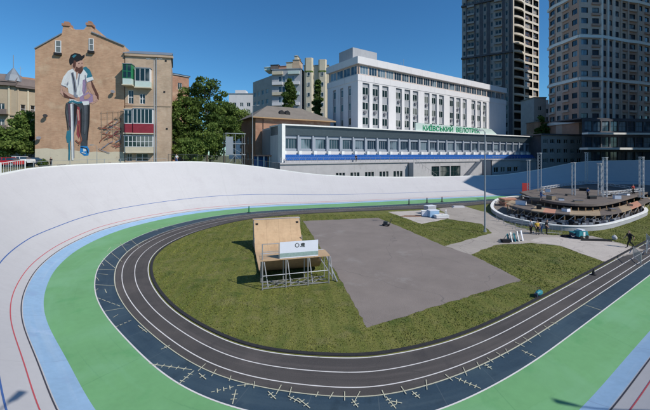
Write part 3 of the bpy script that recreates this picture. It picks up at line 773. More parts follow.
# unseen tower blocks added on the right to shade the far bank and buildings
def block(name,label,ctr,wd,dp,zt):
    u=np.array([-.53,.848]); 
    c=np.array(ctr); lat=np.array([.848,.53])
    A_=c-lat*wd/2; B_=c+lat*wd/2
    # front looks towards the track
    pA=DS(*A_); pB=DS(*B_); pC=DS(*(B_+u*dp)); pD=DS(*(A_+u*dp))
    Bd=Bld(name,label,'tower',pA,4)
    cyc=[pA,pB,pC,pD]
    ar=sum(cyc[i][0]*cyc[(i+1)%4][1]-cyc[(i+1)%4][0]*cyc[i][1] for i in range(4))
    if ar<0: cyc=cyc[::-1]
    for i in range(4):
        f=Bd.face(cyc[i],cyc[(i+1)%4]); L=f['L']; n=int(L/4)
        wins=[(1+j*4,1+j*4+2,6+k*3.6,7.8+k*3.6) for j in range(n-1) for k in range(int((zt-8)/3.6))]
        m=MB(); wall(m,f,0,L,3,zt,wins,.3,0,1); Bd.part(m,'wall',['towergrey','glassblue'])
    m=MB(); m.prism([tuple(np.array(p)-Bd.r) for p in cyc],zt-4,zt-3.6); Bd.part(m,'roof','towergrey')
SHA=np.array([77.,37.5]); Tv=np.array([-.53,.848]); Lv=np.array([.848,.53])
c1=SHA+Tv*52+Lv*30; block('apartment_block','grey mid rise block added out of view to shade the far bank',c1,60,14,54)
c2=SHA+Tv*80+Lv*86; block('apartment_block','very tall grey block added out of view to shade the brown tower',c2,46,18,150)

# ------------------------------------------------------------------ the mural house
PL=P(35,64.); PR=P(124.5,67.5)
B=Bld('mural_house','tan brick gable house with a painted man in a cap on its blind wall','building',PL,5.5)
F=B.face(PL,PR); tf=F['tf']; L=F['L']
def wuv(px,py,f=F,A=PL,Bp=PR):               # where a line of sight meets the wall: distance along it and height
    d0=A@FW; s0=A@RT; d1=Bp@FW; s1=Bp@RT; k=(px-325)/333.
    t=(k*d0-s0)/((s1-s0)-k*(d1-d0)); d=d0+(d1-d0)*t
    return t*f['L'], Z(py,d)
outl=[wuv(*p) for p in ((35,49),(42,45),(50,40.5),(58,36),(62,34),(63,26),(69,25),(72,29.5),(84,29.5),(87,25.5),(91,24.5),(92,32.5),(100,36.5),(112,41),(124.4,46))]
base=[(0,4.5),(L,4.5)]
poly=[base[0],base[1]]+[(min(L,a),z) for a,z in outl[::-1]]; poly[-1]=(0,poly[-1][1])
m=MB(); m.face([tf(a,0,z) for a,z in poly],0,poly); 
BK=-11
for k in range(1,len(poly)-1):
    a=poly[k]; b=poly[k+1]; m.face([tf(a[0],0,a[1]),tf(a[0],BK,a[1]),tf(b[0],BK,b[1]),tf(b[0],0,b[1])],0,[(0,a[1]),(11,a[1]),(11,b[1]),(0,b[1])])
m.face([tf(0,0,4.5),tf(0,0,poly[-1][1]),tf(0,BK,poly[-1][1]),tf(0,BK,4.5)],0); m.face([tf(a,BK,z) for a,z in poly[::-1]],0)
B.part(m,'wall','brick')
# cream rendered plinth with an uneven top edge
pts_=[(0,149),(12,148),(20,149.5),(28,148.5),(36,150),(44,151),(52,152.5),(60,151.5),(70,152.5),(80,151.5),(89.3,152)]
m=MB(); pl=[wuv(35+x,y) for x,y in pts_]; pp=[(0,4.5),(L,4.5)]+[(min(L,a),z) for a,z in pl[::-1]]
pp[-1]=(0,pp[-1][1]); pp[2]=(L,pp[2][1]); m.face([tf(a,.012,z) for a,z in pp],0,pp); B.part(m,'plinth','cream')
# verge strips along the gable
for a,b in ((outl[0],outl[4]),(outl[11],outl[14])):
    m=MB(); q=[tf(a[0],.25,a[1]-.05),tf(b[0],.25,b[1]-.05),tf(b[0],-.4,b[1]-.05),tf(a[0],-.4,a[1]-.05)]; q2=[(x,y,z+.22) for x,y,z in q]
    m.hexa(q+q2); B.part(m,'verge','roofmetal')
# parapet caps on the two chimneys
for x0,x1,y in ((62,70,25),(86,92.6,24.5)):
    a0,z_=wuv(x0,y); a1,_=wuv(x1,y); m=MB(); m.box(a0,a1,-1.3,.2,z_-.15,z_+.35,0,tf); m.box(a0+.3,a1-.3,-1.0,-.1,z_+.352,z_+.8,0,tf); B.part(m,'chimney','brickred')
# attic openings with white boxes
for x0,x1,y0,y1 in ((55.5,61.5,40.5,53),(89,94,38.5,51)):
    a0,z1=wuv(x0,y0); a1,z0_=wuv(x1,y1); f_=wmesh(a1-a0,z1-z0_,1,2,'frame','glass',.12)
    inst(f_,'attic_window',B.root,tf(a0,.06,z0_),F['rz'])
    m=MB(); m.box(a0-.1,a1+.1,.0,.5,z0_-.5,z0_-.05,0,tf); B.part(m,'attic_box','dark')
for x,y in ((46,117),(39.5,139),(113,93)):
    a,z=wuv(x,y); m=MB(); m.tube(tf(a,.03,z),tf(a+.1,.45,z+.1),.04); m.tube(tf(a+.1,.45,z+.1),tf(a+.16,.6,z+.2),.32,.38,n=12); B.part(m,'satellite_dish','chairgrey' if x!=46 else 'dark')
# the mural: flat paint layers on the wall
MM=['clothblack','clothwhite','skin','muralteal','muraltrouser','muralshade','muralmaroon','muralblue','muralpurple','muralred','murallight','muralbeard','muralpink','muralline','muralplum','muralslate']
M['muralteal']=mat('mural_teal',(.03,.16,.22),.9,.15,1); M['muraltrouser']=mat('mural_trouser',(.05,.06,.07),.9,.3,1)
M['muralplum']=mat('mural_plum',(.10,.06,.085),.9,.25,1); M['muralslate']=mat('mural_slate',(.085,.095,.11),.9,.25,1); M['muralline']=mat('mural_line',(.33,.24,.17),.9,.1,1); M['muralshade']=mat('mural_grey',(.20,.22,.27),.9,.2,1); M['muralmaroon']=mat('mural_maroon',(.25,.05,.06),.9,.2,1)
M['muralblue']=mat('mural_blue',(.02,.20,.48),.9,.2,1); M['muralpurple']=mat('mural_purple',(.28,.20,.32),.9,.2,1)
M['muralred']=mat('mural_rust',(.25,.09,.06),.9,.3,1); M['murallight']=mat('mural_white',(.62,.64,.64),.9,.12,1.5)
M['muralbeard']=mat('mural_beard',(.10,.045,.035),.9,.2,1); M['muralpink']=mat('mural_skin',(.46,.28,.22),.9,.18,1.2)
lay=[0]
mu=MB()
def paint(pxs,mi):
    lay[0]+=1; q=[wuv(*p) for p in pxs]
    ar=sum(q[i][0]*q[(i+1)%len(q)][1]-q[(i+1)%len(q)][0]*q[i][1] for i in range(len(q)))
    if ar<0: q=q[::-1]
    mu.face([tf(a,.02+lay[0]*.0022,z) for a,z in q],mi)
def stroke(pxs,wd,mi):
    q=[np.array(wuv(*p)) for p in pxs]; lay[0]+=1; o_=.02+lay[0]*.0022
    for i in range(len(q)-1):
        d=q[i+1]-q[i]; n_=np.array([-d[1],d[0]])/max(1e-6,np.linalg.norm(d))*wd/2
        mu.face([tf(*(c_[0],o_,c_[1])) for c_ in (q[i]-n_,q[i+1]-n_,q[i+1]+n_,q[i]+n_)],mi)
# far shoulder / bag, trousers, shoes, shirt, arms, head, cap
paint([(82,68),(86,66.5),(90,70),(92.5,76),(92,80),(86,82),(81,78)],3)
paint([(66,103),(71,101),(80,103),(79,112),(77,124),(74,134),(72,140),(69,131),(67,118),(65.5,110)],15)
paint([(67,104),(73,102),(78,106),(76,118),(74,131),(70,129),(68,118)],4)
paint([(78,104),(90,103),(90,112),(89.5,124),(88,136),(87.5,146),(80.5,146.5),(80.5,134),(79,120),(78,112)],4)
paint([(76,106),(79.5,107),(81,120),(80.5,133),(79,139),(76.5,134),(77.5,120)],6)
paint([(77.2,109),(79,110),(79.6,120),(78.4,121),(77.6,115)],12)
paint([(80.5,146),(87.5,146),(89.5,150),(88.5,155.5),(84.5,156),(80,152.5)],7); paint([(83,148),(86,148.2),(86.5,151),(83.5,151.5)],10)
paint([(67,131),(70.5,130),(71.5,137),(70,143),(67,142.5),(66,137)],3)
paint([(68,71),(73,68.5),(78,70),(84,69.5),(87.5,74),(86,80),(84,88),(84.5,98),(80,104),(70,103),(69,94),(68,88),(64,86),(61,84.5),(63.5,77)],10)
paint([(71,73),(73.5,72),(76,82),(77,90),(76,98),(74,96),(73,86)],5); paint([(79,74),(80.5,73),(79,84),(77.8,88),(78,80)],5); paint([(83,80),(86,79),(87,90),(84,96),(82,90)],8)
paint([(66,80),(68,76),(68.5,84),(67,87)],5)
paint([(61,85.5),(65,86.5),(67,92),(74,95.5),(80,97.5),(82,100),(79,101.5),(72,99),(64,97),(60.5,93)],12)
paint([(63,92),(69,96.5),(76,99),(71,99.2),(64,97)],11)
paint([(86,80),(90.5,79),(93,86),(97,92),(99.5,96),(98,101),(93,104),(89,103),(91,98),(88,90)],12)
paint([(90.5,79),(92.5,82),(98.8,95),(99,100),(97,98.5),(92,87)],11)
paint([(80,97),(88,92),(93,95),(93,102),(86,104),(80,102)],8)
paint([(85.5,78.5),(92.6,76.6),(94,79.5),(88,83)],10)
paint([(71.5,62),(76,61),(83,60.5),(83.6,66),(83,71),(79,73.5),(75.5,72),(72.5,68)],12)
paint([(76,66.5),(79,68),(82.5,66),(83.4,70),(81,74),(77.5,73),(75,70.5)],11)
paint([(78.3,63.2),(79.8,63),(79.9,64),(78.4,64.2)],11); paint([(81.6,62.8),(82.8,62.8),(82.8,63.8),(81.7,63.8)],11)
paint([(69.5,59),(71,55),(75,53),(80,54),(82,56),(85,54.5),(84.8,57),(82,60),(77,62),(73,63.5),(70.5,65),(69.5,62)],0)
paint([(72,56.5),(75,54.6),(77,55),(74,58)],3)
# folds, shadows and highlights
paint([(68,104),(72,103),(73,118),(72,129),(69.5,126)],14); paint([(74.5,104),(77.5,106),(76,119),(74.2,128)],0)
paint([(84,106),(87,105),(86.5,120),(85.5,134),(84,134),(84.6,118)],15); paint([(88.5,106),(90,105),(89.7,122),(88,140),(87,140),(88.2,122)],0)
paint([(80.6,110),(82,108),(82,125),(81.3,140),(80.7,138)],0); paint([(69.5,72),(71.5,71),(70,78),(67,84),(64.5,84),(67,77)],1)
paint([(76.5,72.5),(78.5,71.5),(77.6,78),(76.6,80)],12); paint([(81,84),(83,84),(82,93),(79.5,95)],1); paint([(73.8,94),(78,95),(78,98),(74.5,97)],5)
paint([(87,82),(89.5,81.5),(93,89),(95.5,94),(92,94),(89,89)],2); paint([(62,86.5),(64.5,87.5),(65.5,91),(63,91)],2); paint([(74,60.5),(76.5,61),(76,66),(74.5,69),(73,66)],11)
paint([(84,96.5),(89,93.5),(91,96),(88,99),(84.5,99.5)],2); paint([(93,97),(97,96),(97.4,100),(94,102)],12)
stroke([(62,85.3),(66.5,86.8)],.12,5); stroke([(86,83),(93,80)],.12,5); stroke([(72.5,73),(74.5,82),(75.5,92)],.1,0); stroke([(85.5,75),(86.5,84),(85,93)],.12,5)
stroke([(66.5,104),(66,112),(68.5,130)],.12,0); stroke([(81,147),(87,148.5),(88.5,153)],.14,0); stroke([(82,152.5),(86,153.5)],.14,10)
# handlebar, fork and wheel of the painted bicycle
stroke([(69,102.5),(73,101),(78,103),(84,102)],.35,3); paint([(82,101.5),(89,101),(89.5,104.5),(84,105.5)],10)
stroke([(71.6,104),(72.3,120),(72.5,140),(73,160)],.34,10); stroke([(73.2,104),(73.8,130),(74.3,158)],.2,5)
stroke([(69.5,143),(69.8,152),(69.5,160)],.28,3)
rn=random.Random(8)
stroke([(79,124),(80,132),(82,140),(79,145)],.2,9); stroke([(76,140),(79,143),(81,141)],.22,9)
# loose brush scribble to the right of the figure
for k in range(24):
    x=98+rn.random()*18; y=122+rn.random()*28; p=[(x,y)]
    a=rn.choice([-.7,-.5,.1,.3,-.9])+rn.uniform(-.15,.15)
    for q in range(6):
        x+=rn.uniform(1.2,2.6); y+=a*2+rn.uniform(-.5,.5); p.append((min(x,121),min(max(y,112),158)))
    stroke(p,rn.uniform(.09,.2),rn.choice([9,9,4,6,9,5]))
for x in (102,108,113.5,119): stroke([(x,111),(x+.4,140)],.07,13)
for y in (112,118,124.5,131): stroke([(101,y),(121,y-.6)],.07,13)
B.part(mu,'mural',[M[x] if x in M else x for x in MM])
B.finish()

# ------------------------------------------------------------------ balcony wing beside it
PA=P(125.2,67.4); PB=P(171,69)
B=Bld('balcony_house','pale brick house wing with glazed balconies and a maroon balcony panel','building',PA,5.5)
F=B.face(PA,PB); tf=F['tf']; L=F['L']
def w2(px,py): return wuv(px,py,F,PA,PB)
def rect(x0,y0,x1,y1): a0,z1=w2(x0,y0); a1,z0_=w2(x1,y1); return (a0,a1,z0_,z1)
W_=[rect(139.5,93.5,145,104),rect(128,90,133.5,104),rect(126.5,153.5,132,161),rect(136,153.5,148,161),rect(128.5,112,134,123)]
m=MB(); wall(m,F,0,L,4.5,Z(57,68.2),W_,.3,0)
RFc=B.face(PB,P(172.5,80)); wall(m,RFc,0,RFc['L'],4.5,Z(57,68.2),[],.3,0); B.part(m,'wall','brickpale')
for r in W_: B.window(F,r[0],r[2],wmesh(r[1]-r[0],r[3]-r[2],2,2,'frame','glass',.1),.25)
m=MB(); zt=Z(57,68.2); m.box(-.0,L+.35,-.5,.35,zt,zt+.45,0,tf); B.part(m,'cornice','brickpale')
ab_=float((P(172.5,80)-PA)@(PB-PA)/np.linalg.norm(PB-PA)); lb=lambda o:L+.3+(ab_-L)*o/11.
m=MB(); q=[tf(-.3,.4,zt+.46),tf(L+.3,.4,zt+.46),tf(lb(4.2),-4.2,zt+2.2),tf(-.3,-4.2,zt+2.2)]; q2=[(x,y,z+.12) for x,y,z in q]; m.hexa(q+q2)
m.hexa([tf(-.3,-10,zt+.46),tf(-.3,-4.2,zt+2.2),tf(lb(4.2),-4.2,zt+2.2),tf(lb(10),-10,zt+.46)]+[(x,y,z+.12) for x,y,z in [tf(-.3,-10,zt+.46),tf(-.3,-4.2,zt+2.2),tf(lb(4.2),-4.2,zt+2.2),tf(lb(10),-10,zt+.46)]])
B.part(m,'roof','roofmetal')
def loggia(x0,y0,x1,y1,o,nx,fm,wy,pm,slab='cream',nz=2):
    a0,a1,z0_,z1=rect(x0,y0,x1,y1); _,zw=w2(x0,wy)
    m=MB(); m.box(a0,a1,.003,o,z0_,zw,0,tf); b=B.part(m,'balcony_panel',pm)
    m=MB(); m.box(a0-.12,a1+.12,.003,o+.12,z0_-.22,z0_-.003,0,tf); B.part(m,'balcony_slab',slab)
    m=MB(); m.box(a0-.1,a1+.1,.003,o+.1,z1,z1+.14,0,tf); B.part(m,'balcony_roof','roofmetal')
    inst(wmesh(a1-a0,z1-zw,nx,nz,fm,'glass',.1),'balcony_window',B.root,tf(a0,o-.05,zw),F['rz'])
    m=MB(); m.box(a0,a0+.08,.003,o-.06,zw,z1,0,tf); m.box(a1-.08,a1,.003,o-.06,zw,z1,0,tf); B.part(m,'balcony_side',fm)
loggia(126,66,134.6,86,1.7,2,'greenframe',80,'mintstone')
loggia(136.5,69,151.5,88,.9,3,'frame',82,'mintstone',nz=1)
loggia(126,110.5,134.2,133,1.0,2,'frame',124,'maroon',nz=1)
loggia(135.2,109.5,154.5,133.5,1.2,5,'frame',124,'maroon',nz=1)
loggia(126,136,154.5,152,1.0,7,'frame',147,'cream')
m=MB(); a0,a1,z0_,z1=rect(126.5,104,134,109)
m.box(a0,a1,.003,1.0,z0_-.2,z0_,0,tf); B.part(m,'balcony_slab','cream')
m=MB()
for k in range(12): m.tube(tf(a0+(a1-a0)*k/11,1.0,z0_),tf(a0+(a1-a0)*k/11,1.0,z0_+1),.025,n=4)
m.tube(tf(a0,1.0,z0_+1),tf(a1,1.0,z0_+1),.04,n=4); B.part(m,'balcony_railing','rust')
for px in (156.5,):
    a,_=w2(px,60); m=MB(); m.tube(tf(a,.14,5.5),tf(a,.14,zt),.08); B.part(m,'downpipe','roofmetal')
for x,y in ((165,60),(166,128),(163.5,91)):
    a,z=w2(x,y); m=MB(); m.box(a,a+.35,.003,.06,z-.35,z,0,tf); B.part(m,'vent','dark')
a,z=w2(126,107); m=MB(); m.box(0,L,.003,.12,Z(106,68),Z(106,68)+.2,0,tf); 
B.part(m,'string_course','brickpale')
B.finish()

# generic small house used for the background
def simple(name,label,A_,B_,dep,zb,zt,wx,wz,ww,wh,wm_,fm='frame',gm='glass',zs0=None,cat='building',roof='roofmetal',side_w=False,trim=None):
    Bd=Bld(name,label,cat,A_,zb)
    f=Bd.face(A_,B_); L=f['L']; d=-f['n']*dep
    n=max(1,int((L-1)/wx)); off=(L-(n-1)*wx-ww)/2; nz=max(1,int((zt-(zs0 or zb+1))/wz)); zz0=zs0 or zb+1
    wins=[(off+i*wx,off+i*wx+ww,zz0+j*wz,zz0+j*wz+wh) for j in range(nz) for i in range(n)]
    m=MB(); wall(m,f,0,L,zb-1,zt,wins,.25,0,0)
    fl=Bd.face(np.array(A_)+d,A_); n2=max(1,int((dep-1)/wx)); o2=(dep-(n2-1)*wx-ww)/2
    w2_=[(o2+i*wx,o2+i*wx+ww,zz0+j*wz,zz0+j*wz+wh) for j in range(nz) for i in range(n2)] if side_w else []
    wall(m,fl,0,dep,zb-1,zt,w2_,.25,0,0)
    fr=Bd.face(B_,np.array(B_)+d); wall(m,fr,0,dep,zb-1,zt,[],.25,0,0); fb=Bd.face(np.array(B_)+d,np.array(A_)+d); wall(m,fb,0,L,zb-1,zt,[],.25,0,0)
    Bd.part(m,'wall',wm_)
    for w_ in wins: Bd.window(f,w_[0],w_[2],wmesh(ww,wh,2,1,fm,gm,.1),.2)
    for w_ in w2_: Bd.window(fl,w_[0],w_[2],wmesh(ww,wh,2,1,fm,gm,.1),.2)
    if roof:
        m=MB(); m.box(-.25,L+.25,-dep-.25,.25,zt+.003,zt+.4,0,f['tf']); Bd.part(m,'roof',roof)
    return Bd,f
# ornate corner house far left
A_=P(-14,74); B_=P(16,76)
B,f=simple('ornate_house','ornate stone tenement with bow balconies and a dark mansard at the far left edge',A_,B_,12,6,Z(83,75),2.5,3.55,1.2,2.0,'ornate',zs0=8.3,roof='ornatedark')
f2=B.face(B_,P(37,79)); m=MB(); L2=f2['L']; zt=Z(86,77)
wins=[(.8+i*1.75,.8+i*1.75+.85,8.3+j*3.55,10.3+j*3.55) for i in range(int(L2/1.75)) for j in range(4)]
wall(m,f2,0,L2,5,zt,wins,.3,0); B.part(m,'wall','ornate')
for w_ in wins: B.window(f2,w_[0],w_[2],wmesh(.85,2.0,1,2,'frame','glassbrown',.08),.25)
for j in range(4):
    for f_,L_ in ((f,f['L']),(f2,L2)):
        m=MB(); m.box(-.1,L_+.1,.003,.3,7.6+j*3.55,7.9+j*3.55,0,f_['tf']); B.part(m,'string_course','ornate')
for j in range(1,4):
    for (f_,a0,a1) in ((f,f['L']-5,f['L']-1.2),(f2,L2-2.2,L2-.1)):
        m=MB(); z=7.9+j*3.55; m.box(a0,a1,.31,1.3,z-.15,z,0,f_['tf'])
        m.box(a0,a1,1.2,1.3,z+.002,z+1,0,f_['tf']); B.part(m,'balcony','ornatedark')
for f_,L_,sp_ in ((f,f['L'],2.5),(f2,L2,1.75)):
    off_=(L_-(max(1,int((L_-1)/sp_))-1)*sp_-1.2)/2 if sp_==2.5 else .8
    k=0
    while off_-.5+k*sp_<L_-.3:
        a_=max(.05,off_-.62+k*sp_); m=MB(); m.box(a_,a_+.3,.003,.22,7.95,Z(86,76),0,f_['tf']); B.part(m,'pilaster','cream' if k%2 else 'ornate'); k+=1
for f_,L_,zt_ in ((f,f['L'],Z(84.5,75)),(f2,L2,Z(87.5,77))):
    m=MB(); m.box(-.2,L_+.2,.003,.75,zt_-.2,zt_+.25,0,f_['tf']); B.part(m,'cornice','ornatedark')
m=MB()                                             # raked mansard and parapet
for f_,L_,zt_ in ((f,f['L'],Z(83,75)+.4),(f2,L2,zt)):
    q=[f_['tf'](-.1,.4,zt_),f_['tf'](L_+.1,.4,zt_),f_['tf'](L_+.1,-6,zt_),f_['tf'](-.1,-6,zt_)]
    t2=[f_['tf'](-.1,-1,zt_+1.9),f_['tf'](L_+.1,-1,zt_+1.9),f_['tf'](L_+.1,-6,zt_+1.9),f_['tf'](-.1,-6,zt_+1.9)]
    m.hexa(q+t2)
B.part(m,'mansard_roof','ornatedark')
m=MB(); m.box(.5,5.5,-5,-1.0,Z(86,77)+.5,Z(76,77),0,f2['tf']); B.part(m,'attic','brickred')
m=MB(); c_=f['tf'](f['L']-1.0,-1.5,Z(80,75)); m.tube(c_,(c_[0],c_[1],c_[2]+1.5),1.9,1.3,n=12); m.tube((c_[0],c_[1],c_[2]+1.5),(c_[0],c_[1],c_[2]+3.2),1.2,.15,n=12); m.tube((c_[0],c_[1],c_[2]+3),(c_[0],c_[1],c_[2]+6.2),.07,n=5); B.part(m,'cupola','roofmetal')
for a in (1.2,4.4,6.3):
    c_=f2['tf'](a,-2,Z(77,77)); m=MB(); m.tube(c_,(c_[0],c_[1],c_[2]+2.5+a*.2),.04,n=4); m.tube((c_[0]-.5,c_[1],c_[2]+2.2),(c_[0]+.5,c_[1],c_[2]+2.2),.03,n=4); B.part(m,'antenna','pole')
B.finish()
# brick house right behind the wing, far white houses
B,f=simple('brick_house','rose brick house with a grey roof half hidden between the balcony wing and the trees',P(170.5,90),P(189,94),9,6,Z(76,92),3.2,3.4,1.2,1.8,'brickred'); 
m=MB(); L=f['L']; m.hexa([f['tf'](-.3,.4,Z(76,92)+.41),f['tf'](L+.3,.4,Z(76,92)+.41),f['tf'](L+.3,-9,Z(76,92)+.41),f['tf'](-.3,-9,Z(76,92)+.41),f['tf'](.5,-4,Z(71,92)),f['tf'](L-.5,-4,Z(71,92)),f['tf'](L-.5,-5,Z(71,92)),f['tf'](.5,-5,Z(71,92))]); B.part(m,'pitched_roof','roofmetal'); B.finish()
B,f=simple('white_house','distant white house with a row of windows behind the tree tops',P(229,190),P(254,190),15,8,Z(94,190),4,4,2,2.2,'plaster',roof='roofmetal'); 
m=MB(); m.box(3,9,-8,-2,Z(94,190)+.41,Z(89.5,190),0,f['tf']); B.part(m,'roof_house','plaster'); B.finish()
B,f=simple('white_house','small pale ornate house far off between the two brown towers',P(541.5,175),P(552.5,175),10,5,Z(105,175),2.8,4.2,1.3,2.4,'plaster',roof='plaster'); 
m=MB(); m.box(1.2,4.4,-6,-1,Z(105,175)+.41,Z(99.5,175),0,f['tf']); B.part(m,'roof_house','plaster'); B.finish()
B,f=simple('brown_house','dim brown house behind the end of the grandstand between the towers',P(534,150),P(546,150),10,5,Z(98,150),3.4,3.9,1.6,2.0,'towergrey',roof='roofslate'); B.finish()
B,f=simple('low_annex','low rose brick shed with a dark doorway beyond the grandstand end',P(538,140),P(556,140),8,5,Z(122,140),3.4,3.9,1.6,2.0,'brickred',roof='roofslate'); B.finish()

# hip roofed brick house
dH=86
A0=P(255.5,dH); Bq=A0+ (C(1)-C(0))*22.5; back=(C(0,1)-C(0))
B=Bld('hip_roof_house','rose brick house with a grey hipped roof and a twin dormer behind the grandstand','building',A0,6.5)
f=B.face(A0,Bq); L=f['L']; zt=Z(117,dH); tf=f['tf']
W3=[(1.8,3.0,7.2,9.6),(5,6.2,7.2,9.6)]
m=MB(); wall(m,f,0,L,5.5,zt,[(1.6,2.6,7.3,9.2),(4.4,5.4,7.3,9.2),(11,13,16.1,17.0)],.25,0)
fl=B.face(A0+back*13,A0); wall(m,fl,0,13,5.5,zt,[(2+k*3.6,3.4+k*3.6,z,z+2) for k in range(3) for z in (8,12.3)],.25,0)
fr=B.face(Bq,Bq+back*13); wall(m,fr,0,13,5.5,zt,[],.25,0); fb=B.face(Bq+back*13,A0+back*13); wall(m,fb,0,L,5.5,zt,[],.25,0); B.part(m,'wall','brickred')
for a,z in ((1.6,7.3),(4.4,7.3)): B.window(f,a,z,wmesh(1,1.9,2,2,'frame','glass',.08),.2)
for k in range(3):
    for z in (8,12.3): B.window(fl,2+k*3.6,z,wmesh(1.4,2,2,2,'frame','glass',.08),.2)
m=MB(); e=1.2; zr=Z(104.5,dH+6)
q=[tf(-e,e,zt),tf(L+e,e,zt),tf(L+e,-13-e,zt),tf(-e,-13-e,zt)]; r0=tf(5.5,-6.5,zr); r1=tf(L-6.5,-6.5,zr)
m.face([q[0],q[1],r1,r0]); m.face([q[1],q[2],r1]); m.face([q[2],q[3],r0,r1]); m.face([q[3],q[0],r0]); m.face(q[::-1]); rf=B.part(m,'roof','roofslate')
for a in (7.2,8.9):
    m=MB(); z=Z(113.5,dH); c_=[tf(a,-1.2,z),tf(a+1.4,-1.2,z),tf(a+1.4,-4.5,z),tf(a,-4.5,z)]; zz=z+1.0
    m.hexa(c_+[tf(a,-1.2,zz),tf(a+1.4,-1.2,zz),tf(a+1.4,-4.5,zz),tf(a,-4.5,zz)]); m.face([tf(a,-1.19,zz+.01),tf(a+1.4,-1.19,zz+.01),tf(a+.7,-1.19,zz+.6)])
    m.face([tf(a,-1.19,zz+.01),tf(a+.7,-1.19,zz+.6),tf(a+.7,-4.5,zz+.6),tf(a,-4.5,zz+.01)][::-1]); m.face([tf(a+1.4,-1.19,zz+.01),tf(a+.7,-1.19,zz+.6),tf(a+.7,-4.5,zz+.6),tf(a+1.4,-4.5,zz+.01)]); 
    d_=m.build('dormer','dark',rf)
m=MB(); m.tube(tf(2.0,.15,9),tf(2.0,.15,zt),.07); B.part(m,'downpipe','dark')
m=MB(); m.box(-e,L+e,-.1,e,zt-.28,zt-.01,0,tf); B.part(m,'eaves_board','plyedge'); B.finish()
# lean-to with white posts at its foot
A0_=P(257,79); 
B=Bld('porch','low pale porch with posts at the foot of the hip roofed house','porch',A0_,6.8); f=B.face(A0_,A0_+(C(1)-C(0))*3.4); tf=f['tf']
for a in (.1,1.6,3.1):
    m=MB(); m.box(a,a+.25,-.25,0,6.3,9.0,0,tf); B.part(m,'post','white')
m=MB(); m.box(-.2,3.6,-2.4,.2,9.003,9.35,0,tf); B.part(m,'roof','salmon'); m=MB(); m.box(0,3.4,-2.4,-2.2,6.3,9,0,tf); B.part(m,'wall','bluepanel'); B.finish()
# scaffold tower
A0_=P(226,74); B=Bld('scaffold','open steel scaffold with a platform roof beside the tree mass','scaffold',A0_,6.8); f=B.face(A0_,A0_+(C(1)-C(0))*4.2); tf=f['tf']
for a in (0,2.1,4.2):
    for o in (0,-2):
        m=MB(); m.tube(tf(a,o,6.5),tf(a,o,14.2),.06,n=5); B.part(m,'upright','steel')
for z in (9.3,11.8,14.1):
    m=MB(); m.box(-.2,4.4,-2.1,.1,z,z+.12,0,tf); B.part(m,'platform','steel')
for a0,a1,z0_,z1 in ((0,2.1,6.8,9.3),(2.1,4.2,9.3,6.8),(0,4.2,11.8,9.3)):
    m=MB(); m.tube(tf(a0,.03,z0_),tf(a1,.03,z1),.04,n=4); B.part(m,'brace','steel')
m=MB(); m.box(-.1,1.5,.07,.15,9.4,13.4,0,tf); B.part(m,'cladding','roofmetal'); B.finish()

# apartment block behind the poplars
dA=165
B,f=simple('apartment_block','grey apartment block with pale glazed balconies and cluttered roof terraces behind a poplar',P(272,dA),P(301,dA-2),22,8,Z(70,dA),4.6,5.1,3.4,3.0,'grayplaster',zs0=9.5,side_w=True,gm='glassblue')
tf=f['tf']; L=f['L']
for j in range(9):
    for (a0,a1,mm) in ((.3,5.6,'cream'),(8.3,13.9,'mintstone')):
        m=MB(); z=9+j*5.1; 
        if z>Z(72,dA): continue
        m.box(a0,a1,.003,1.1,z-.9,z+.6,0,tf); B.part(m,'balcony','plaster' if j%2 else mm)
fl=B.face(P(253,dA+16),P(272,dA)); m=MB()
wins=[(1+i*4.4,3.4+i*4.4,10+j*5.1,12.4+j*5.1) for i in range(4) for j in range(7)]
wall(m,fl,0,fl['L'],7,Z(79,dA+8),wins,.3,0); B.part(m,'wall','towergrey')
for w_ in wins: B.window(fl,w_[0],w_[2],wmesh(2.4,2.4,2,1,'frame','glass',.1),.25)
rn=random.Random(5)
for k,(a0,a1,h_,mm) in enumerate(((-1,3,2.4,'ornatedark'),(3.2,6.8,1.6,'salmon'),(7,10,3.4,'cream'),(10.2,13.5,4.6,'brickpale'),(11,12.6,6.6,'cream'),(-4.5,-1.5,1.4,'mintstone'))):
    z=Z(70,dA)+.41; m=MB(); m.box(a0,a1,-9-.1*k,-.8-.2*k,z,z+h_,0,tf)
    m.hexa([tf(a0-.3,-.5-.2*k,z+h_+.01),tf(a1+.3,-.5-.2*k,z+h_+.01),tf(a1+.3,-9.3,z+h_+.01),tf(a0-.3,-9.3,z+h_+.01)]+[tf(a0+.8,-4.4,z+h_+1.1),tf(a1-.8,-4.4,z+h_+1.1),tf(a1-.8,-5,z+h_+1.1),tf(a0+.8,-5,z+h_+1.1)]); B.part(m,'roof_hut',mm)
B.finish()
B,f=simple('apartment_block','cream apartment block with two rounded tower bays and green bands behind a poplar',P(304,dA),P(328.5,dA-1),20,8,Z(66,dA),4.2,4.6,1.7,2.0,'cream',zs0=10,roof='roofmetal')
tf=f['tf']; L=f['L']
for a0,a1 in ((.5,4.6),(7.2,11.3)):
    m=MB(); zt_=Z(60 if a0<3 else 62,dA)
    pts_=[(a0,.01),(a0,.7),(a0+.7,1.5),(a1-.7,1.5),(a1,.7),(a1,.01)]
    m.prism([tf(x,o,0)[:2] for x,o in pts_],8-B.zb,zt_-B.zb); tb=B.part(m,'tower_bay','cream')
    m=MB(); c_=[tf(x,o*1.05+.1,0)[:2] for x,o in pts_]; z=Z(73,dA)-B.zb; m.prism(c_,z,z+.7); m.build('bay_band','leafm',tb)
    for j in range(2,9):
        z=8+j*5.0
        if z<zt_-3: inst(wmesh(1.3,1.9,1,1,'frame','glass',.12),'window',B.root,tf((a0+a1)/2-.65,1.62,z),f['rz'])
    m=MB(); m.prism([tf(x,o*1.15-.2,0)[:2] for x,o in pts_]+[],zt_-B.zb+.01,zt_-B.zb+.7); m.build('bay_roof','cream',tb)
B.finish()

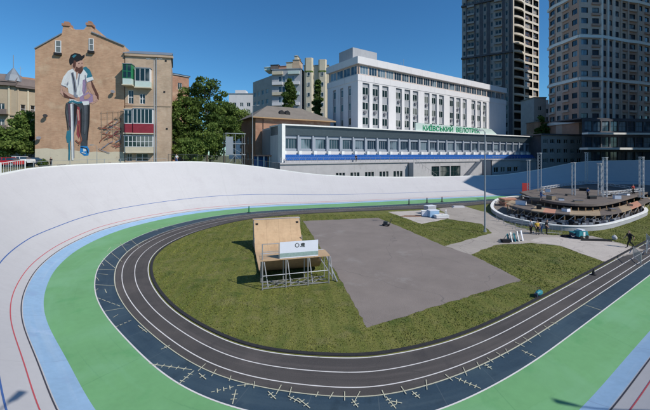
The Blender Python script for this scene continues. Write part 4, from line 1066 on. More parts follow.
# ------------------------------------------------------------------ trees
def tree(name,label,p,zb,h,r,n,kind='round',seed=0,leaf=.34,trunk=.22,group=None,low=.18,cols=(0,1,2),cat='tree',dens=1.):
    rn=np.random.RandomState(seed); pr=random.Random(seed)
    t=thing(name,label,cat,(float(p[0]),float(p[1]),zb),0,group)
    m=MB(); tips=[]
    top=h*(.93 if kind=='poplar' else .7); 
    bend=[(0,0,0)]+[(pr.uniform(-.15,.15)*k*.35,pr.uniform(-.15,.15)*k*.35,top*k/5) for k in range(1,6)]
    m.path(bend,trunk,7,0,trunk*.3)
    nl=14 if kind=='poplar' else 11
    for k in range(nl):
        z=h*(low+.65*k/nl); a=pr.uniform(0,6.28); rr=r*(.35 if kind=='poplar' else .75)*pr.uniform(.6,1)
        e=(math.cos(a)*rr,math.sin(a)*rr,z+h*(.14 if kind!='poplar' else .1)*pr.uniform(.6,1.4))
        mid=(e[0]*.5,e[1]*.5,z+(e[2]-z)*.35); m.path([(0,0,z),mid,e],trunk*.38,5,0,trunk*.1)
    m.build('trunk','bark',t)
    # clumps through an uneven crown
    nc=int((70 if kind!='poplar' else 80)*dens); C_=[]
    while len(C_)<nc:
        u=rn.uniform(-1,1,3)
        if kind=='poplar':
            zz=(u[2]+1)/2; prof=(math.sin(math.pi*min(1,zz*.93+.07))**.55)*(1-.35*zz)
            if u[0]**2+u[1]**2>1: continue
            C_.append((u[0]*r*prof*.8,u[1]*r*prof*.8,h*(low*.6+(1-low*.6)*zz*.98),r*.30*rn.uniform(.6,1.25)))
        else:
            q=np.linalg.norm(u)
            if q>1 or q<.35: continue
            lob=1+.18*math.sin(3*math.atan2(u[1],u[0])+seed)+.12*math.sin(5*u[2]+seed)
            C_.append((u[0]*r*lob*.85,u[1]*r*lob*.85,h*(low+(1-low)/2)+u[2]*h*(1-low)/2*.88*(1+.1*math.sin(seed+4*u[0])),r*.24*rn.uniform(.55,1.35)))
    C_=np.array(C_); per=n//nc; V=[];MI=[]
    for i,c in enumerate(C_):
        k=int(per*rn.uniform(.6,1.4)); d=rn.normal(size=(k,3)); d/=np.linalg.norm(d,axis=1)[:,None]; rad=c[3]*rn.uniform(.25,1,k)**.5
        ce=c[:3]+d*rad[:,None]*np.array([1.15,1.15,.8]); a=rn.normal(size=(k,3)); a/=np.linalg.norm(a,axis=1)[:,None]; b=np.cross(a,rn.normal(size=(k,3))); b/=np.linalg.norm(b,axis=1)[:,None]
        s=leaf*rn.uniform(.5,1.2,k)[:,None]
        V.append(np.stack([ce-a*s,ce-b*s*.55,ce+a*s,ce+b*s*.55],1).reshape(-1,3)); ci=rn.choice([cols[0],cols[1],cols[1],cols[2]]); MI.append(np.where(rn.rand(k)<.8,ci,rn.choice(cols,k)))
    V=np.concatenate(V); MI=np.concatenate(MI); nf=len(MI)
    me=bpy.data.meshes.new('crown'); me.vertices.add(len(V)); me.vertices.foreach_set('co',V.ravel()); me.loops.add(nf*4); me.loops.foreach_set('vertex_index',np.arange(nf*4))
    me.polygons.add(nf); me.polygons.foreach_set('loop_start',np.arange(nf)*4); me.polygons.foreach_set('loop_total',np.full(nf,4)); me.polygons.foreach_set('material_index',MI.astype(int))
    for x in ('leafd','leafm','leafl'): me.materials.append(M[x])
    me.update(calc_edges=True); me.validate(); o=bpy.data.objects.new('crown',me); COL.objects.link(o); o.parent=t
    return t
G1='trees in the mass between the houses'
tree('broadleaf_tree','tall dark broadleaf tree nearest the balcony wing, left of the tree mass',P(184,80),7,18.6,4.6,9000,seed=1,group=G1)
tree('broadleaf_tree','tallest dark broadleaf tree in the centre of the tree mass',P(207,84),7,22.2,6.6,13000,seed=2,group=G1,cols=(0,0,1))
tree('broadleaf_tree','lower dark tree at the right shoulder of the tree mass',P(224,86),7,17.5,4.9,8000,seed=3,group=G1)
tree('broadleaf_tree','bright green tree behind the scaffold',P(235,104),7,19.0,5.2,7000,seed=4,group=G1,cols=(1,2,2),low=.3)
tree('broadleaf_tree','small leafy tree low in front of the tree mass beside the scaffold',P(210,76),7.2,9.6,3.7,6000,seed=5,group=G1,cols=(1,1,2),low=.08)
tree('shrub','wide dark green shrub behind the fence near the balcony wing',P(190,73),7.2,6.0,3.6,5000,seed=6,cols=(1,1,2),low=.05,trunk=.1,cat='shrub')
tree('shrub','narrow dark shrub against the right edge of the balcony wing',P(177,78),7.2,10,2.2,3500,seed=16,cols=(0,0,1),low=.05,trunk=.1,cat='shrub')
tree('poplar_tree','dense dark poplar in front of the grey apartment block',P(289.5,120),8,28.8,3.8,11000,'poplar',seed=7,leaf=.5,cols=(0,0,1),trunk=.35,low=.12)
tree('poplar_tree','slimmer dark poplar in front of the cream apartment block',P(318,120),8,28.2,2.9,9000,'poplar',seed=8,leaf=.5,cols=(0,0,1),trunk=.35,low=.12)
tree('broadleaf_tree','pale green tree top showing between the two poplars',P(302,125),8,15.5,4.5,4000,seed=9,leaf=.5,cols=(1,2,2))
tree('broadleaf_tree','round green street tree at the left edge above the cars',P(4,63),6.5,8.2,4.2,10000,seed=10,cols=(0,1,2),low=.28)
tree('broadleaf_tree','small bright street tree between the ornate house and the mural house',P(27,67),6.5,12.2,3.2,6500,seed=11,cols=(1,1,2),low=.2)
tree('broadleaf_tree','dark green tree beyond the end of the grandstand between the towers',P(541.5,140),5,22,3.0,5000,seed=12,leaf=.5,cols=(0,0,1))
tree('shrub','low dark shrub at the foot of the mural house',P(43,62),6.9,1.6,1.1,1500,seed=13,leaf=.15,cols=(0,0,1),low=.05,trunk=.05,cat='shrub')

# ------------------------------------------------------------------ skate ramp
W0=np.array([22.9,-4.3]); UX=np.array([.26,.965]); UX/=np.linalg.norm(UX); UY=np.array([UX[1],-UX[0]])
o_=DS(*W0); ux=DS(*UX); rzr=math.atan2(ux[1],ux[0])
t=thing('skate_ramp','plywood mini ramp on steel scaffold legs at the edge of the asphalt','ramp',(o_[0],o_[1],0),rzr)
Wd=4.7
def curve_profile():
    p=[]
    R1=2.9; ycop=11.1; ztop=2.75
    for k in range(13):
        a=math.radians(78)*(1-k/12); p.append((ycop-R1*math.sin(math.radians(78))+R1*math.sin(a)-0, .22+R1*(1-math.cos(a))*(ztop-.22)/(R1*(1-math.cos(math.radians(78))))))
    R2=2.4; y0=1.45
    for k in range(13):
        a=math.radians(76)*(k/12); p.append((y0+R2*math.sin(math.radians(76))-R2*math.sin(a), .22+R2*(1-math.cos(a))*(2.05-.22)/(R2*(1-math.cos(math.radians(76))))))
    return p
pr_=curve_profile(); m=MB()
for k in range(len(pr_)-1):
    (ya,za),(yb,zb_)=pr_[k],pr_[k+1]
    m.face([(0,ya,za),(0,yb,zb_),(Wd,yb,zb_),(Wd,ya,za)],0,[(0,k*.33),(0,k*.33+.33),(Wd,k*.33+.33),(Wd,k*.33)]); m.face([(0,ya,za-.07),(Wd,ya,za-.07),(Wd,yb,zb_-.07),(0,yb,zb_-.07)],1)
    for x in (0,Wd): m.face([(x,ya,za),(x,ya,za-.07),(x,yb,zb_-.07),(x,yb,zb_)],1)
sf=m.build('riding_surface',['plywood','plyedge'],t)
for (ya,za) in (pr_[0],pr_[-1]):
    m=MB(); m.tube((-.02,ya,za+.02),(Wd+.02,ya,za+.02),.04,n=8); m.build('coping','steel',t)
m=MB(); m.box(-.15,Wd+.12,.0,1.42,1.97,2.05,0); m.build('platform','plywood',t)
m=MB(); m.box(-.1,Wd,11.12,11.75,2.68,2.76,0); m.build('rear_platform','plywood',t)
for x in (.3,Wd-.3):
    m=MB(); m.box(x-.12,x+.12,10.95,11.0,2.2,2.42,0); m.build('bolt_plate','dark',t)
for x0 in (0,1.62,3.2,4.75):
    m=MB(); m.tube((x0,.03,0),(x0,.03,1.97),.045); m.build('leg','steel',t)
    m=MB(); m.tube((x0+.12,.06,1.9),(x0+.42,.4,.02),.035); m.build('brace','truss',t)
    m=MB(); m.tube((x0,1.35,0),(x0,1.35,1.97),.04); m.build('leg','steel',t)
m=MB(); m.tube((4.75,1.35,1.95),(5.4,.1,.03),.05); m.build('brace','steel',t)
m=MB(); m.tube((4.1,1.3,1.95),(5.3,.35,.03),.035); m.build('brace','steel',t)
for x in (0.0,Wd):
    for y,z in ((6.2,.15),(8.4,.15),(9.9,1.2),(11.05,2.66),(11.7,2.66)):
        m=MB(); m.tube((x,y,0),(x,y,z if z>.2 else .2),.04); m.build('leg','steel',t)
for x in (0,Wd):
    m=MB(); m.tube((x,11.6,.1),(x,9.9,1.1),.03); m.build('brace','steel',t)
m=MB()
for k in range(9): m.tube((.1+k*.56,.1,.05),(.1+((k+2)%9)*.56,1.3,.05),.022,n=4)
for y in (.06,.7,1.3): m.tube((0,y,.08),(Wd,y,.08),.03,n=4)
m.build('base_grid','steel',t)
m=MB(); 
for z in (.95,): m.tube((0,.03,z),(4.75,.03,z),.03,n=5)
m.build('crossbar','steel',t)
m=MB(); m.tube((0,.06,2.05),(0,.06,3.15),.035); m.tube((0,.06,3.13),(1.15,.06,3.13),.03); m.tube((0,.06,2.6),(1.15,.06,2.6),.02); m.tube((1.15,.06,2.05),(1.15,.06,3.13),.03); m.build('handrail','steel',t)
# banner standing on the platform
m=MB(); m.box(1.2,3.95,.03,.075,2.06,3.2,0); b=m.build('banner','banner',t)
m=MB(); m.box(1.2,3.95,.02,.027,2.14,2.42,0); m.build('banner_strip','bannergrey',b)
m=MB()
cx,cz=2.42,2.92; n=20
for k in range(n):
    a0=2*math.pi*k/n; a1=2*math.pi*(k+1)/n
    if 2<k<4: continue
    m.face([(cx+r*math.cos(a),.024,cz+r*math.sin(a)) for r,a in ((.11,a0),(.16,a0),(.16,a1),(.11,a1))])
m.face([(2.70,.024,2.86),(2.95,.024,2.80),(2.97,.024,3.03),(2.86,.024,3.06),(2.68,.024,3.02)]); m.face([(2.62,.023,2.79),(2.98,.023,2.76),(2.98,.023,2.79),(2.62,.023,2.83)])
m.build('emblem','darkframe',b)

# ------------------------------------------------------------------ lamp posts
def lamp(label,p,zb,top,arms,rad=.09,group='lamp posts',arc=False):
    t=thing('lamp_post',label,'lamp post',(float(p[0]),float(p[1]),zb),0,group); H=top-zb
    m=MB(); m.path([(0,0,0),(0,0,H*.5),(0,0,H)],rad*1.25,8,0,rad*.6); m.build('pole','pole',t)
    m=MB(); m.tube((0,0,0),(0,0,.35),rad*2.2,rad*1.6,8); m.build('base','pole',t)
    for ax,ay in arms:
        L=math.hypot(ax,ay); d=(ax/L,ay/L); m=MB()
        pts=[(d[0]*L*q/6,d[1]*L*q/6,H-.05+.5*math.sin(math.pi/2*q/6)) for q in range(7)] if arc else [(0,0,H-.05),(ax*.5,ay*.5,H+.12),(ax,ay,H+.18)]
        m.path(pts,rad*.5,6,0,rad*.4); m.build('arm','pole',t)
        e=pts[-1]; nx,ny=-d[1],d[0]; m=MB()
        q=[(.0,.07,-.02),(.75,.14,-.05),(.8,-.14,-.05),(0,-.07,-.02),(.0,.06,.08),(.7,.11,.1),(.7,-.11,.1),(0,-.06,.08)]
        m.hexa([(e[0]+a*d[0]+b*nx,e[1]+a*d[1]+b*ny,e[2]+c) for a,b,c in (q[3],q[2],q[1],q[0],q[7],q[6],q[5],q[4])]); hd=m.build('lamp_head','pole',t)
        m=MB(); m.hexa([(e[0]+a*d[0]+b*nx,e[1]+a*d[1]+b*ny,e[2]+c) for a,b,c in ((.2,-.08,-.09),(.65,-.09,-.1),(.65,.09,-.1),(.2,.08,-.09),(.2,-.08,-.05),(.65,-.09,-.055),(.65,.09,-.055),(.2,.08,-.05))]); m.build('lens','lampglow',hd)
    return t
lf=-RT
lamp('tall grey lamp post standing on the infield grass in front of the grandstand',PG(485,232),0,12.1,[tuple(lf*.25)])
lamp('very tall lamp post with a broad head in front of the balcony wing',P(154.2,61),7.4,Z(60,61),[tuple(lf*.7),tuple(-lf*.7)],.10)
lamp('slender lamp post left of the hip roofed house beside the fence',P(252.5,74),6.9,Z(106,74),[tuple(lf*-.8)],.10)
lamp('slender lamp post right of the mural behind the bank',P(97,60),7.0,Z(146,60),[tuple(lf*.5)],.05)
def under(px,py,z,top): p=PG(px,py,z); k=(top-z)/math.tan(EL); return np.array([p[0]+SUN[0]*k,p[1]+SUN[1]*k])
hA=under(34,373,1.9,14); pA=hA-FW*5.2+RT*.6
lamp('lamp post with a long curved arm behind the viewer',pA,5,13.5,[tuple((hA-pA)*.88)],.09,arc=True)
hB=under(549,396,.1,14); pB=hB+RT*1.6-FW*.6
lamp('lamp post outside the near straight to the right of the viewer',pB,3,13.5,[tuple((hB-pB)*.6)],.11)
# ------------------------------------------------------------------ fences on the rim
def ridx(px):                       # station on the rim seen at a picture column, far side only
    best=None
    for k in range(8*NS,19*NS):
        d=RIM[k]@FW
        if d<15: continue
        x=325+333*(RIM[k]@RT)/d
        if best is None or abs(x-px)<best[0]: best=(abs(x-px),k)
    return best[1]
def rimfence(name,label,px0,px1,off,h,m_,sp=.18,gap=2.0,rails=(.15,1),pr=.04,dz=-.3):
    k0,k1=ridx(px0),ridx(px1); P_=[]
    for k in range(k0,k1+1): P_.append((*(RIM[k]+NO[k]*off),HZ[k]+dz))
    t=thing(name,label,'fence',tuple(float(c) for c in P_[0]),0); b=np.array(P_[0]); P_=np.array(P_)-b
    L=np.concatenate([[0],np.cumsum(np.linalg.norm(np.diff(P_[:,:2],axis=0),axis=1))])
    def at(x): return tuple(np.interp(x,L,P_[:,i]) for i in range(3))
    n=int(L[-1]/gap)
    for i in range(n+1):
        a=at(L[-1]*i/n); m=MB(); m.tube(a,(a[0],a[1],a[2]+h+.08),pr,n=5); m.build('post',m_,t)
    m=MB()
    for r in rails:
        for i in range(n*2): a=at(L[-1]*i/n/2); c=at(L[-1]*(i+1)/n/2); m.tube((a[0],a[1],a[2]+h*r),(c[0],c[1],c[2]+h*r),pr*.7,n=4)
    if sp:
        for i in range(int(L[-1]/sp)): a=at(i*sp); m.tube((a[0],a[1],a[2]+h*rails[0]),(a[0],a[1],a[2]+h*rails[-1]),pr*.45,n=3)
    m.build('mesh_panel',m_,t)
rimfence('picket_fence','white picket fence along the bank rim in front of the cars',-12,37,1.3,1.3,'white',.3,2.2,(.15,1),.06,-.3)
rimfence('rim_railing','low grey railing along the bank rim below the mural and balcony houses',42,168,1.0,1.0,'pole',0,2.4,(.5,1),.035,-.3)
rimfence('mesh_fence','dark green bar fence along the rim in front of the tree mass',172,280,2.5,1.7,'darkframe',.22,2.6,(.08,1),.045,-.3)
# rubble and low plants between mural house and rim
rn=random.Random(11)
def rubble(label,px,d,n,r,mm):
    m=MB()
    for i in range(n):
        a,b=rn.gauss(0,r),rn.gauss(0,r*.5); s_=rn.uniform(.15,.45); z=max(0,.6-abs(a)/r*.3)*rn.random()
        m.hexa([(a+rn.uniform(-.1,.1)+x*s_,b+y*s_*.8,z+c*s_*.6+rn.uniform(-.04,.04)) for x,y,c in ((0,0,0),(1,0,0),(1,1,0),(0,1,0),(.1,.1,1),(.9,.1,1),(.9,.9,1),(.1,.9,1))])
    p=P(px,d); o=m.build('rubble_heap',mm,None,(p[0],p[1],7.0)); tag(o,label,'rubble','',None)
rubble('brown heap of rubble below the brush scribble on the mural wall',108,63,60,1.6,'rust')
rubble('grey heap of rubble at the foot of the painted man',66,61,40,1.1,'roofslate')

# ------------------------------------------------------------------ cars
def car(label,p,zb,rz,mm,name='parked_car',van=False):
    t=thing(name,label,'van' if van else 'car',(float(p[0]),float(p[1]),zb),rz,'vehicles parked on the street at the left')
    hw=.88; top=2.05 if van else 1.42
    pr=[(-2.2,.32),(-2.2,.75),(-2.1,.92),(-1.35,.98),(1.5,1.0),(2.1,.95),(2.2,.7),(2.2,.32)] if not van else [(-2.4,.32),(-2.4,.9),(-2.2,1.1),(-1.6,1.2),(2.2,1.2),(2.4,1.15),(2.4,.7),(2.4,.32)]
    m=MB(); n=len(pr)
    for sgn in (-1,1):
        f=[(x,sgn*hw,z) for x,z in pr]; m.face(f if sgn<0 else f[::-1],0)
    for k in range(n): a,b=pr[k],pr[(k+1)%n]; m.face([(a[0],-hw,a[1]),(a[0],hw,a[1]),(b[0],hw,b[1]),(b[0],-hw,b[1])],0)
    b_=m.build('body',mm,t)
    g0=[(-1.2,.985),(-.55,top-.04),(1.1,top-.04),(1.75,1.0)] if not van else [(-1.7,1.2),(-1.1,top-.04),(2.3,top-.04),(2.36,1.2)]
    m=MB(); w2=hw*.82
    q=[(g0[0][0],-hw*.95,g0[0][1]),(g0[3][0],-hw*.95,g0[3][1]),(g0[3][0],hw*.95,g0[3][1]),(g0[0][0],hw*.95,g0[0][1]),(g0[1][0],-w2,g0[1][1]),(g0[2][0],-w2,g0[2][1]),(g0[2][0],w2,g0[2][1]),(g0[1][0],w2,g0[1][1])]
    m.hexa(q); m.build('windows','glassblue',t)
    m=MB(); m.box(g0[1][0]-.03,g0[2][0]+.03,-w2-.02,w2+.02,top-.035,top+.03,0)
    for x in (-.0,.55): m.box(x,x+.08,-hw*.93,hw*.93,1.0,top-.04,0)
    m.build('roof',mm,t)
    for x in (-1.4,1.4):
        for sgn in (-1,1):
            m=MB(); m.tube((x,sgn*(hw-.2),.33),(x,sgn*(hw+.02),.33),.33,n=14); wh=m.build('wheel','tyre',t)
            m=MB(); m.tube((x,sgn*(hw+.022),.33),(x,sgn*(hw+.035),.33),.2,n=10); m.build('rim','steel',wh)
    for sgn in (-1,1):
        m=MB(); m.box(-2.22,-2.15,sgn*.6-.15,sgn*.6+.15,.66,.82,0); m.build('headlight','frame',t)
ang=math.atan2(RT[1],RT[0])
car('red car behind the picket fence, leftmost on the street',P(5,54),7.45,ang+.2,'carred')
car('second red car nose to the white van behind the picket fence',P(-10,57),7.4,ang+.1,'carred')
car('white car under the trees behind the red car',P(18,59),7.6,ang+.3,'carwhite')
car('dark blue car near the left edge of the mural house',P(30,61),7.4,ang+.9,'carblue')

# ------------------------------------------------------------------ people
def person(label,p,zb,face,top,bottom,h=1.75,pose='stand',group=None,hat=None,legs_skin=False):
    k=h/1.75; s_=k
    fx,fy=math.cos(face),math.sin(face)
    # local axes: forward +X, left +Y
    if pose=='walk':
        hipL=(.02,.09,.92); kneeL=(.26,.09,.52); ankL=(.36,.09,.09); toeL=(.55,.10,.05)
        hipR=(-.02,-.09,.92); kneeR=(-.10,-.09,.50); ankR=(-.42,-.09,.16); toeR=(-.27,-.10,.03)
        elL=(-.18,.25,1.12); haL=(-.10,.27,.86); elR=(.14,-.24,1.13); haR=(.34,-.22,.95); ch=(.05,0,1.22); nk=(.06,0,1.45)
    elif pose=='bend':
        hipL=(0,.1,.92); kneeL=(.08,.12,.50); ankL=(0,.13,.08); toeL=(.2,.15,.04); hipR=(0,-.1,.92); kneeR=(.08,-.12,.5); ankR=(-.02,-.13,.08); toeR=(.18,-.15,.04)
        elL=(.42,.22,.95); haL=(.58,.14,.75); elR=(.44,-.2,.95); haR=(.6,-.12,.72); ch=(.2,0,1.13); nk=(.38,0,1.28)
    else:
        hipL=(0,.1,.92); kneeL=(.03,.11,.50); ankL=(0,.13,.08); toeL=(.2,.16,.04); hipR=(0,-.1,.92); kneeR=(.04,-.1,.5); ankR=(-.02,-.12,.08); toeR=(.18,-.14,.04)
        elL=(-.03,.27,1.13); haL=(.12,.24,.90); elR=(.0,-.26,1.13); haR=(.16,-.22,.92); ch=(0,0,1.22); nk=(.02,0,1.46)
    V=[];R_=[];E=[];MS=[]
    def add(p,r,par=None,mm=None):
        V.append(p); R_.append(r)
        if par is not None: E.append((par,len(V)-1)); MS.append(mm)
        return len(V)-1
    pel=add((0,0,.96),.155); a=add(((ch[0])*.5,0,1.1),.15,pel,1); c=add(ch,.175,a,1); c2=add((ch[0]*.4+nk[0]*.6,0,ch[2]*.35+nk[2]*.65-.02),.12,c,1)
    n=add(nk,.055,c2,0); hd=add((nk[0]+.025,0,nk[2]+.09),.075,n,0); cr=add((nk[0]+.02,0,nk[2]+.18),.095,hd,0); tp_=add((nk[0]-.0,0,nk[2]+.25),.06,cr,3)
    add((nk[0]+.125,0,nk[2]+.135),.018,cr,0)
    for sgn,(hip,kn,an,to) in ((1,(hipL,kneeL,ankL,toeL)),(-1,(hipR,kneeR,ankR,toeR))):
        i=add(hip,.112,pel,2); i=add(tuple((hip[q]+kn[q])/2 for q in range(3)),.098,i,2); i=add(kn,.075,i,2); i=add(tuple(kn[q]*.6+an[q]*.4 for q in range(3)),.056,i,2); i=add(an,.04,i,2); add(to,.035,i,4)
    for sgn,el,ha in ((1,elL,haL),(-1,elR,haR)):
        sh=(ch[0]*.4+nk[0]*.6,sgn*.185,nk[2]-.08); i=add(sh,.072,c2,1); i=add(el,.055,i,1); j=add(ha,.028,i,0)
        d=np.array(ha)-np.array(el); d/=np.linalg.norm(d); up=np.array([0,0,1.]); sd=np.cross(d,up); sd/=max(1e-6,np.linalg.norm(sd))
        pm=add(tuple(np.array(ha)+d*.07),.033,j,0)
        for f_,(of,ln) in enumerate(((-.03,.062),(-.01,.075),(.01,.07),(.03,.052))):
            b1=np.array(ha)+d*(.07+ln*.55)+sd*of; q=add(tuple(b1),.0095,pm,0); add(tuple(b1+d*ln*.4+np.array([0,0,-.02])),.008,q,0)
        add(tuple(np.array(ha)+d*.05-sd*.05+np.array([.015,0,0])),.010,j,0)
    me=bpy.data.meshes.new('person'); me.from_pydata([tuple(c*s_ for c in v) for v in V],E,[])
    o=bpy.data.objects.new('person',me); COL.objects.link(o)
    md=o.modifiers.new('s','SKIN'); 
    for i,sv in enumerate(me.skin_vertices[0].data): sv.radius=(R_[i]*s_,R_[i]*s_*(1.15 if i in (1,2,3) else 1)); sv.use_root=(i==0)
    md.use_smooth_shade=True; sb=o.modifiers.new('u','SUBSURF'); sb.levels=1; sb.render_levels=1
    bpy.context.view_layer.update()
    m2=bpy.data.meshes.new_from_object(o.evaluated_get(bpy.context.evaluated_depsgraph_get()))
    bpy.data.objects.remove(o)
    for x in ('skin',top,bottom,'hair' if hat is None else hat,'clothblack'): m2.materials.append(M[x])
    A=np.array([V[e[0]] for e in E])*s_; Bn=np.array([V[e[1]] for e in E])*s_
    for pl in m2.polygons:
        c_=np.array(pl.center); ab=Bn-A; t_=np.clip(((c_-A)*ab).sum(1)/np.maximum((ab*ab).sum(1),1e-9),0,1); dd=np.linalg.norm(A+ab*t_[:,None]-c_,axis=1)
        pl.material_index=MS[int(dd.argmin())]; pl.use_smooth=True
    o=bpy.data.objects.new('person',m2); COL.objects.link(o); o.location=(float(p[0]),float(p[1]),zb); o.rotation_euler[2]=face
    # turn the torso so that it is wider than deep
    tag(o,label,'person',group); return o
fl_=math.atan2(lf[1],lf[0]); fc=math.atan2(-FW[1],-FW[0])
person('person in black clothes striding left across the concrete path',PG(630,247.8),.012,fl_,'clothblack','clothblack',1.78,'walk')
person('person in a yellow vest and dark trousers by the round wall',PG(537,234.8),.008,fc,'clothyellow','clothblack',1.72)
person('person in a grey shirt bending beside the yellow vested person at the round wall',PG(541,234),.008,fl_+.4,'chairgrey','clothblue',1.7,'bend')
person('person in dark clothes at the right of the workers by the round wall',PG(546.5,234.5),.008,fc+.8,'clothblack','clothblack',1.8)
person('person in a pale shirt at the left of the workers by the round wall',PG(531,233.8),.008,fl_,'clothwhite','clothblack',1.72)
person('person in a white shirt and blue trousers at the mesh fence near the balcony wing',RIM[ridx(178)]+NO[ridx(178)]*1.5,HZ[ridx(178)]-.35,fc,'clothwhite','clothblue',1.85)
person('person in dark clothes standing at the terrace railing below the blue seats',C(18.5,-3.8),7.6,fc,'clothblack','clothblack',1.8)
person('person in dark clothes behind the rim by the cream plinth of the mural house',P(51,60.5),7.2,fl_,'clothblack','clothblack',1.75)

# ------------------------------------------------------------------ the round stage under construction
ring=[(60.9,33.3),(54,29.8),(49.2,25.8),(47.2,22.6),(46.7,19.6),(47.4,16.9),(49.8,15.1),(53,14.3),(57,14.0),(64,13.9),(72,14.4),(79,17.3),(82.5,23),(80.5,29.5),(75,34.5),(68,35.5)]
rs=spline(ring,8); rn_=normals(rs)
O0=np.array([47.4,16.9])
t=thing('round_wall','low white round wall enclosing the timber stage','wall',(47.4,16.9,0))
m=MB(); n=len(rs)
for k in range(n):
    q=(k+1)%n; a0=rs[k]-O0; b0=rs[q]-O0; a1=a0-rn_[k]*.3; b1=b0-rn_[q]*.3
    m.face([(*a0,0),(*b0,0),(*b0,.55),(*a0,.55)],0); m.face([(*a1,0),(*a1,.55),(*b1,.55),(*b1,0)],0)
m.build('wall','grayplaster',t); m=MB()
for k in range(n):
    q=(k+1)%n; a0=rs[k]-O0+rn_[k]*.06; b0=rs[q]-O0+rn_[q]*.06; a1=a0-rn_[k]*.46; b1=b0-rn_[q]*.46
    for p_ in ([(*a0,.64),(*a1,.64),(*b1,.64),(*b0,.64)][::-1],[(*a0,.553),(*b0,.553),(*b0,.64),(*a0,.64)],[(*a1,.553),(*a1,.64),(*b1,.64),(*b1,.553)]): m.face(p_)
m.build('coping','white',t)
# floor inside
m=MB(); cR=rs.mean(0)
for k in range(n): q=(k+1)%n; m.face([(*cR,.016),(*(rs[k]-rn_[k]*.15),.016),(*(rs[q]-rn_[q]*.15),.016)])
o=m.build('stage_pit_floor','roofslate')
for p_ in o.data.polygons:
    if p_.normal.z<0: o.data.flip_normals(); break
tag(o,kind='structure')
def curvepts(lst,z,k=5):
    a=[PG(x,y,z) for x,y in lst]; out=[]
    for i in range(len(a)-1):
        p0=a[max(i-1,0)];p1=a[i];p2=a[i+1];p3=a[min(i+2,len(a)-1)]
        for q in range(k):
            t_=q/k; out.append(.5*((2*p1)+(-p0+p2)*t_+(2*p0-5*p1+4*p2-p3)*t_*t_+(-p0+3*p1-3*p2+p3)*t_**3))
    return out+[a[-1]]
zl=1.35; zu=2.3
lo=curvepts([(506,203.5),(518,207.5),(535,211),(555,213.3),(580,214.5),(605,214.3),(622,211.5),(638,206),(655,199),(675,192)],zl)
li=curvepts([(512,200),(524,203),(540,205.5),(557,207.3),(580,208.3),(603,208.5),(618,206.5),(634,202),(650,196),(668,190.5)],zl)
uo=curvepts([(520,192),(532,197),(548,201),(564,203.3),(582,204.3),(600,204),(616,201),(634,196),(650,191.5),(662,188.5)],zu)
Sb=np.array(PG(555,213,zl)); t=thing('timber_stage','round two tier timber stage deck under construction inside the white wall','stage',(float(Sb[0]),float(Sb[1]),.02))
def rel(p): return (p[0]-Sb[0],p[1]-Sb[1])
for k in range(len(lo)-1):
    if k%3==0:
        e=min(k+3,len(lo)-1); 
        poly=[rel(p) for p in lo[k:e+1]]+[rel(p) for p in li[k:e+1][::-1]]
        m=MB(); m.prism(poly,zl-.17,zl-.02+.004*(k%2)); m.build('lower_deck_section',['plank','deck','deck','plank','salmon','deck','plank'][(k//3)%7],t)
bkp=[PG(690,189,zu),PG(640,184.5,zu),PG(590,184,zu),PG(545,187.5,zu)]
m=MB(); poly=[rel(p) for p in uo]+[rel(p) for p in bkp]; m.prism(poly,zu-.25,zu); m.build('upper_deck','deck',t)
m=MB()
for k in range(len(uo)-1):
    a=np.array(rel(uo[k])); b=np.array(rel(uo[k+1])); d=(b-a)/np.linalg.norm(b-a); nn=np.array([d[1],-d[0]])
    m.hexa([(*(a-nn*.01),zu-.3),(*(b-nn*.01),zu-.3),(*(b+nn*.06),zu-.3),(*(a+nn*.06),zu-.3),(*(a-nn*.01),zu+.04),(*(b-nn*.01),zu+.04),(*(b+nn*.06),zu+.04),(*(a+nn*.06),zu+.04)])
m.build('deck_edge','deck',t)
for k in range(1,len(lo)-1,2):
    a=rel(lo[k]); b=rel(li[k]); m=MB(); m.tube((a[0]*.985+b[0]*.015,a[1]*.985+b[1]*.015,0),(a[0]*.985+b[0]*.015,a[1]*.985+b[1]*.015,zl-.17),.06,n=5); m.build('support_post','plyedge',t)
    if k+2<len(lo): c_=rel(lo[k+2]); m=MB(); m.tube((a[0],a[1],.1),(c_[0],c_[1],zl-.2),.035,n=4); m.build('brace','steel',t)
for k in range(1,len(uo)-1,2):
    a=rel(uo[k]); m=MB(); m.tube((a[0],a[1],0),(a[0],a[1],zu-.5),.07,n=5); m.build('support_post','plyedge',t)
# salmon bench block at the left of the stage and steps
def blockat(name,label,cat,px,py,z,w_,d_,h,mm,rz=None,steps=0,group=None):
    p=PG(px,py,z); t=thing(name,label,cat,(float(p[0]),float(p[1]),z),ang if rz is None else rz,group)
    return t
t=blockat('plank_stack','salmon planks stacked at the left end of the stage','planks',508,206.5,.02,0,0,0,'')
for k in range(5):
    m=MB(); m.box(-.6+.1*(k%2),3.3-.15*(k%3),0,2.2,.28*k,.28*k+.2,0); m.build('plank_layer','salmon' if k!=3 else 'plank',t)
    if k<4: m=MB(); m.box(.2,.4,0.1,2.1,.28*k+.201,.28*k+.279,0); m.build('spacer','dark',t)
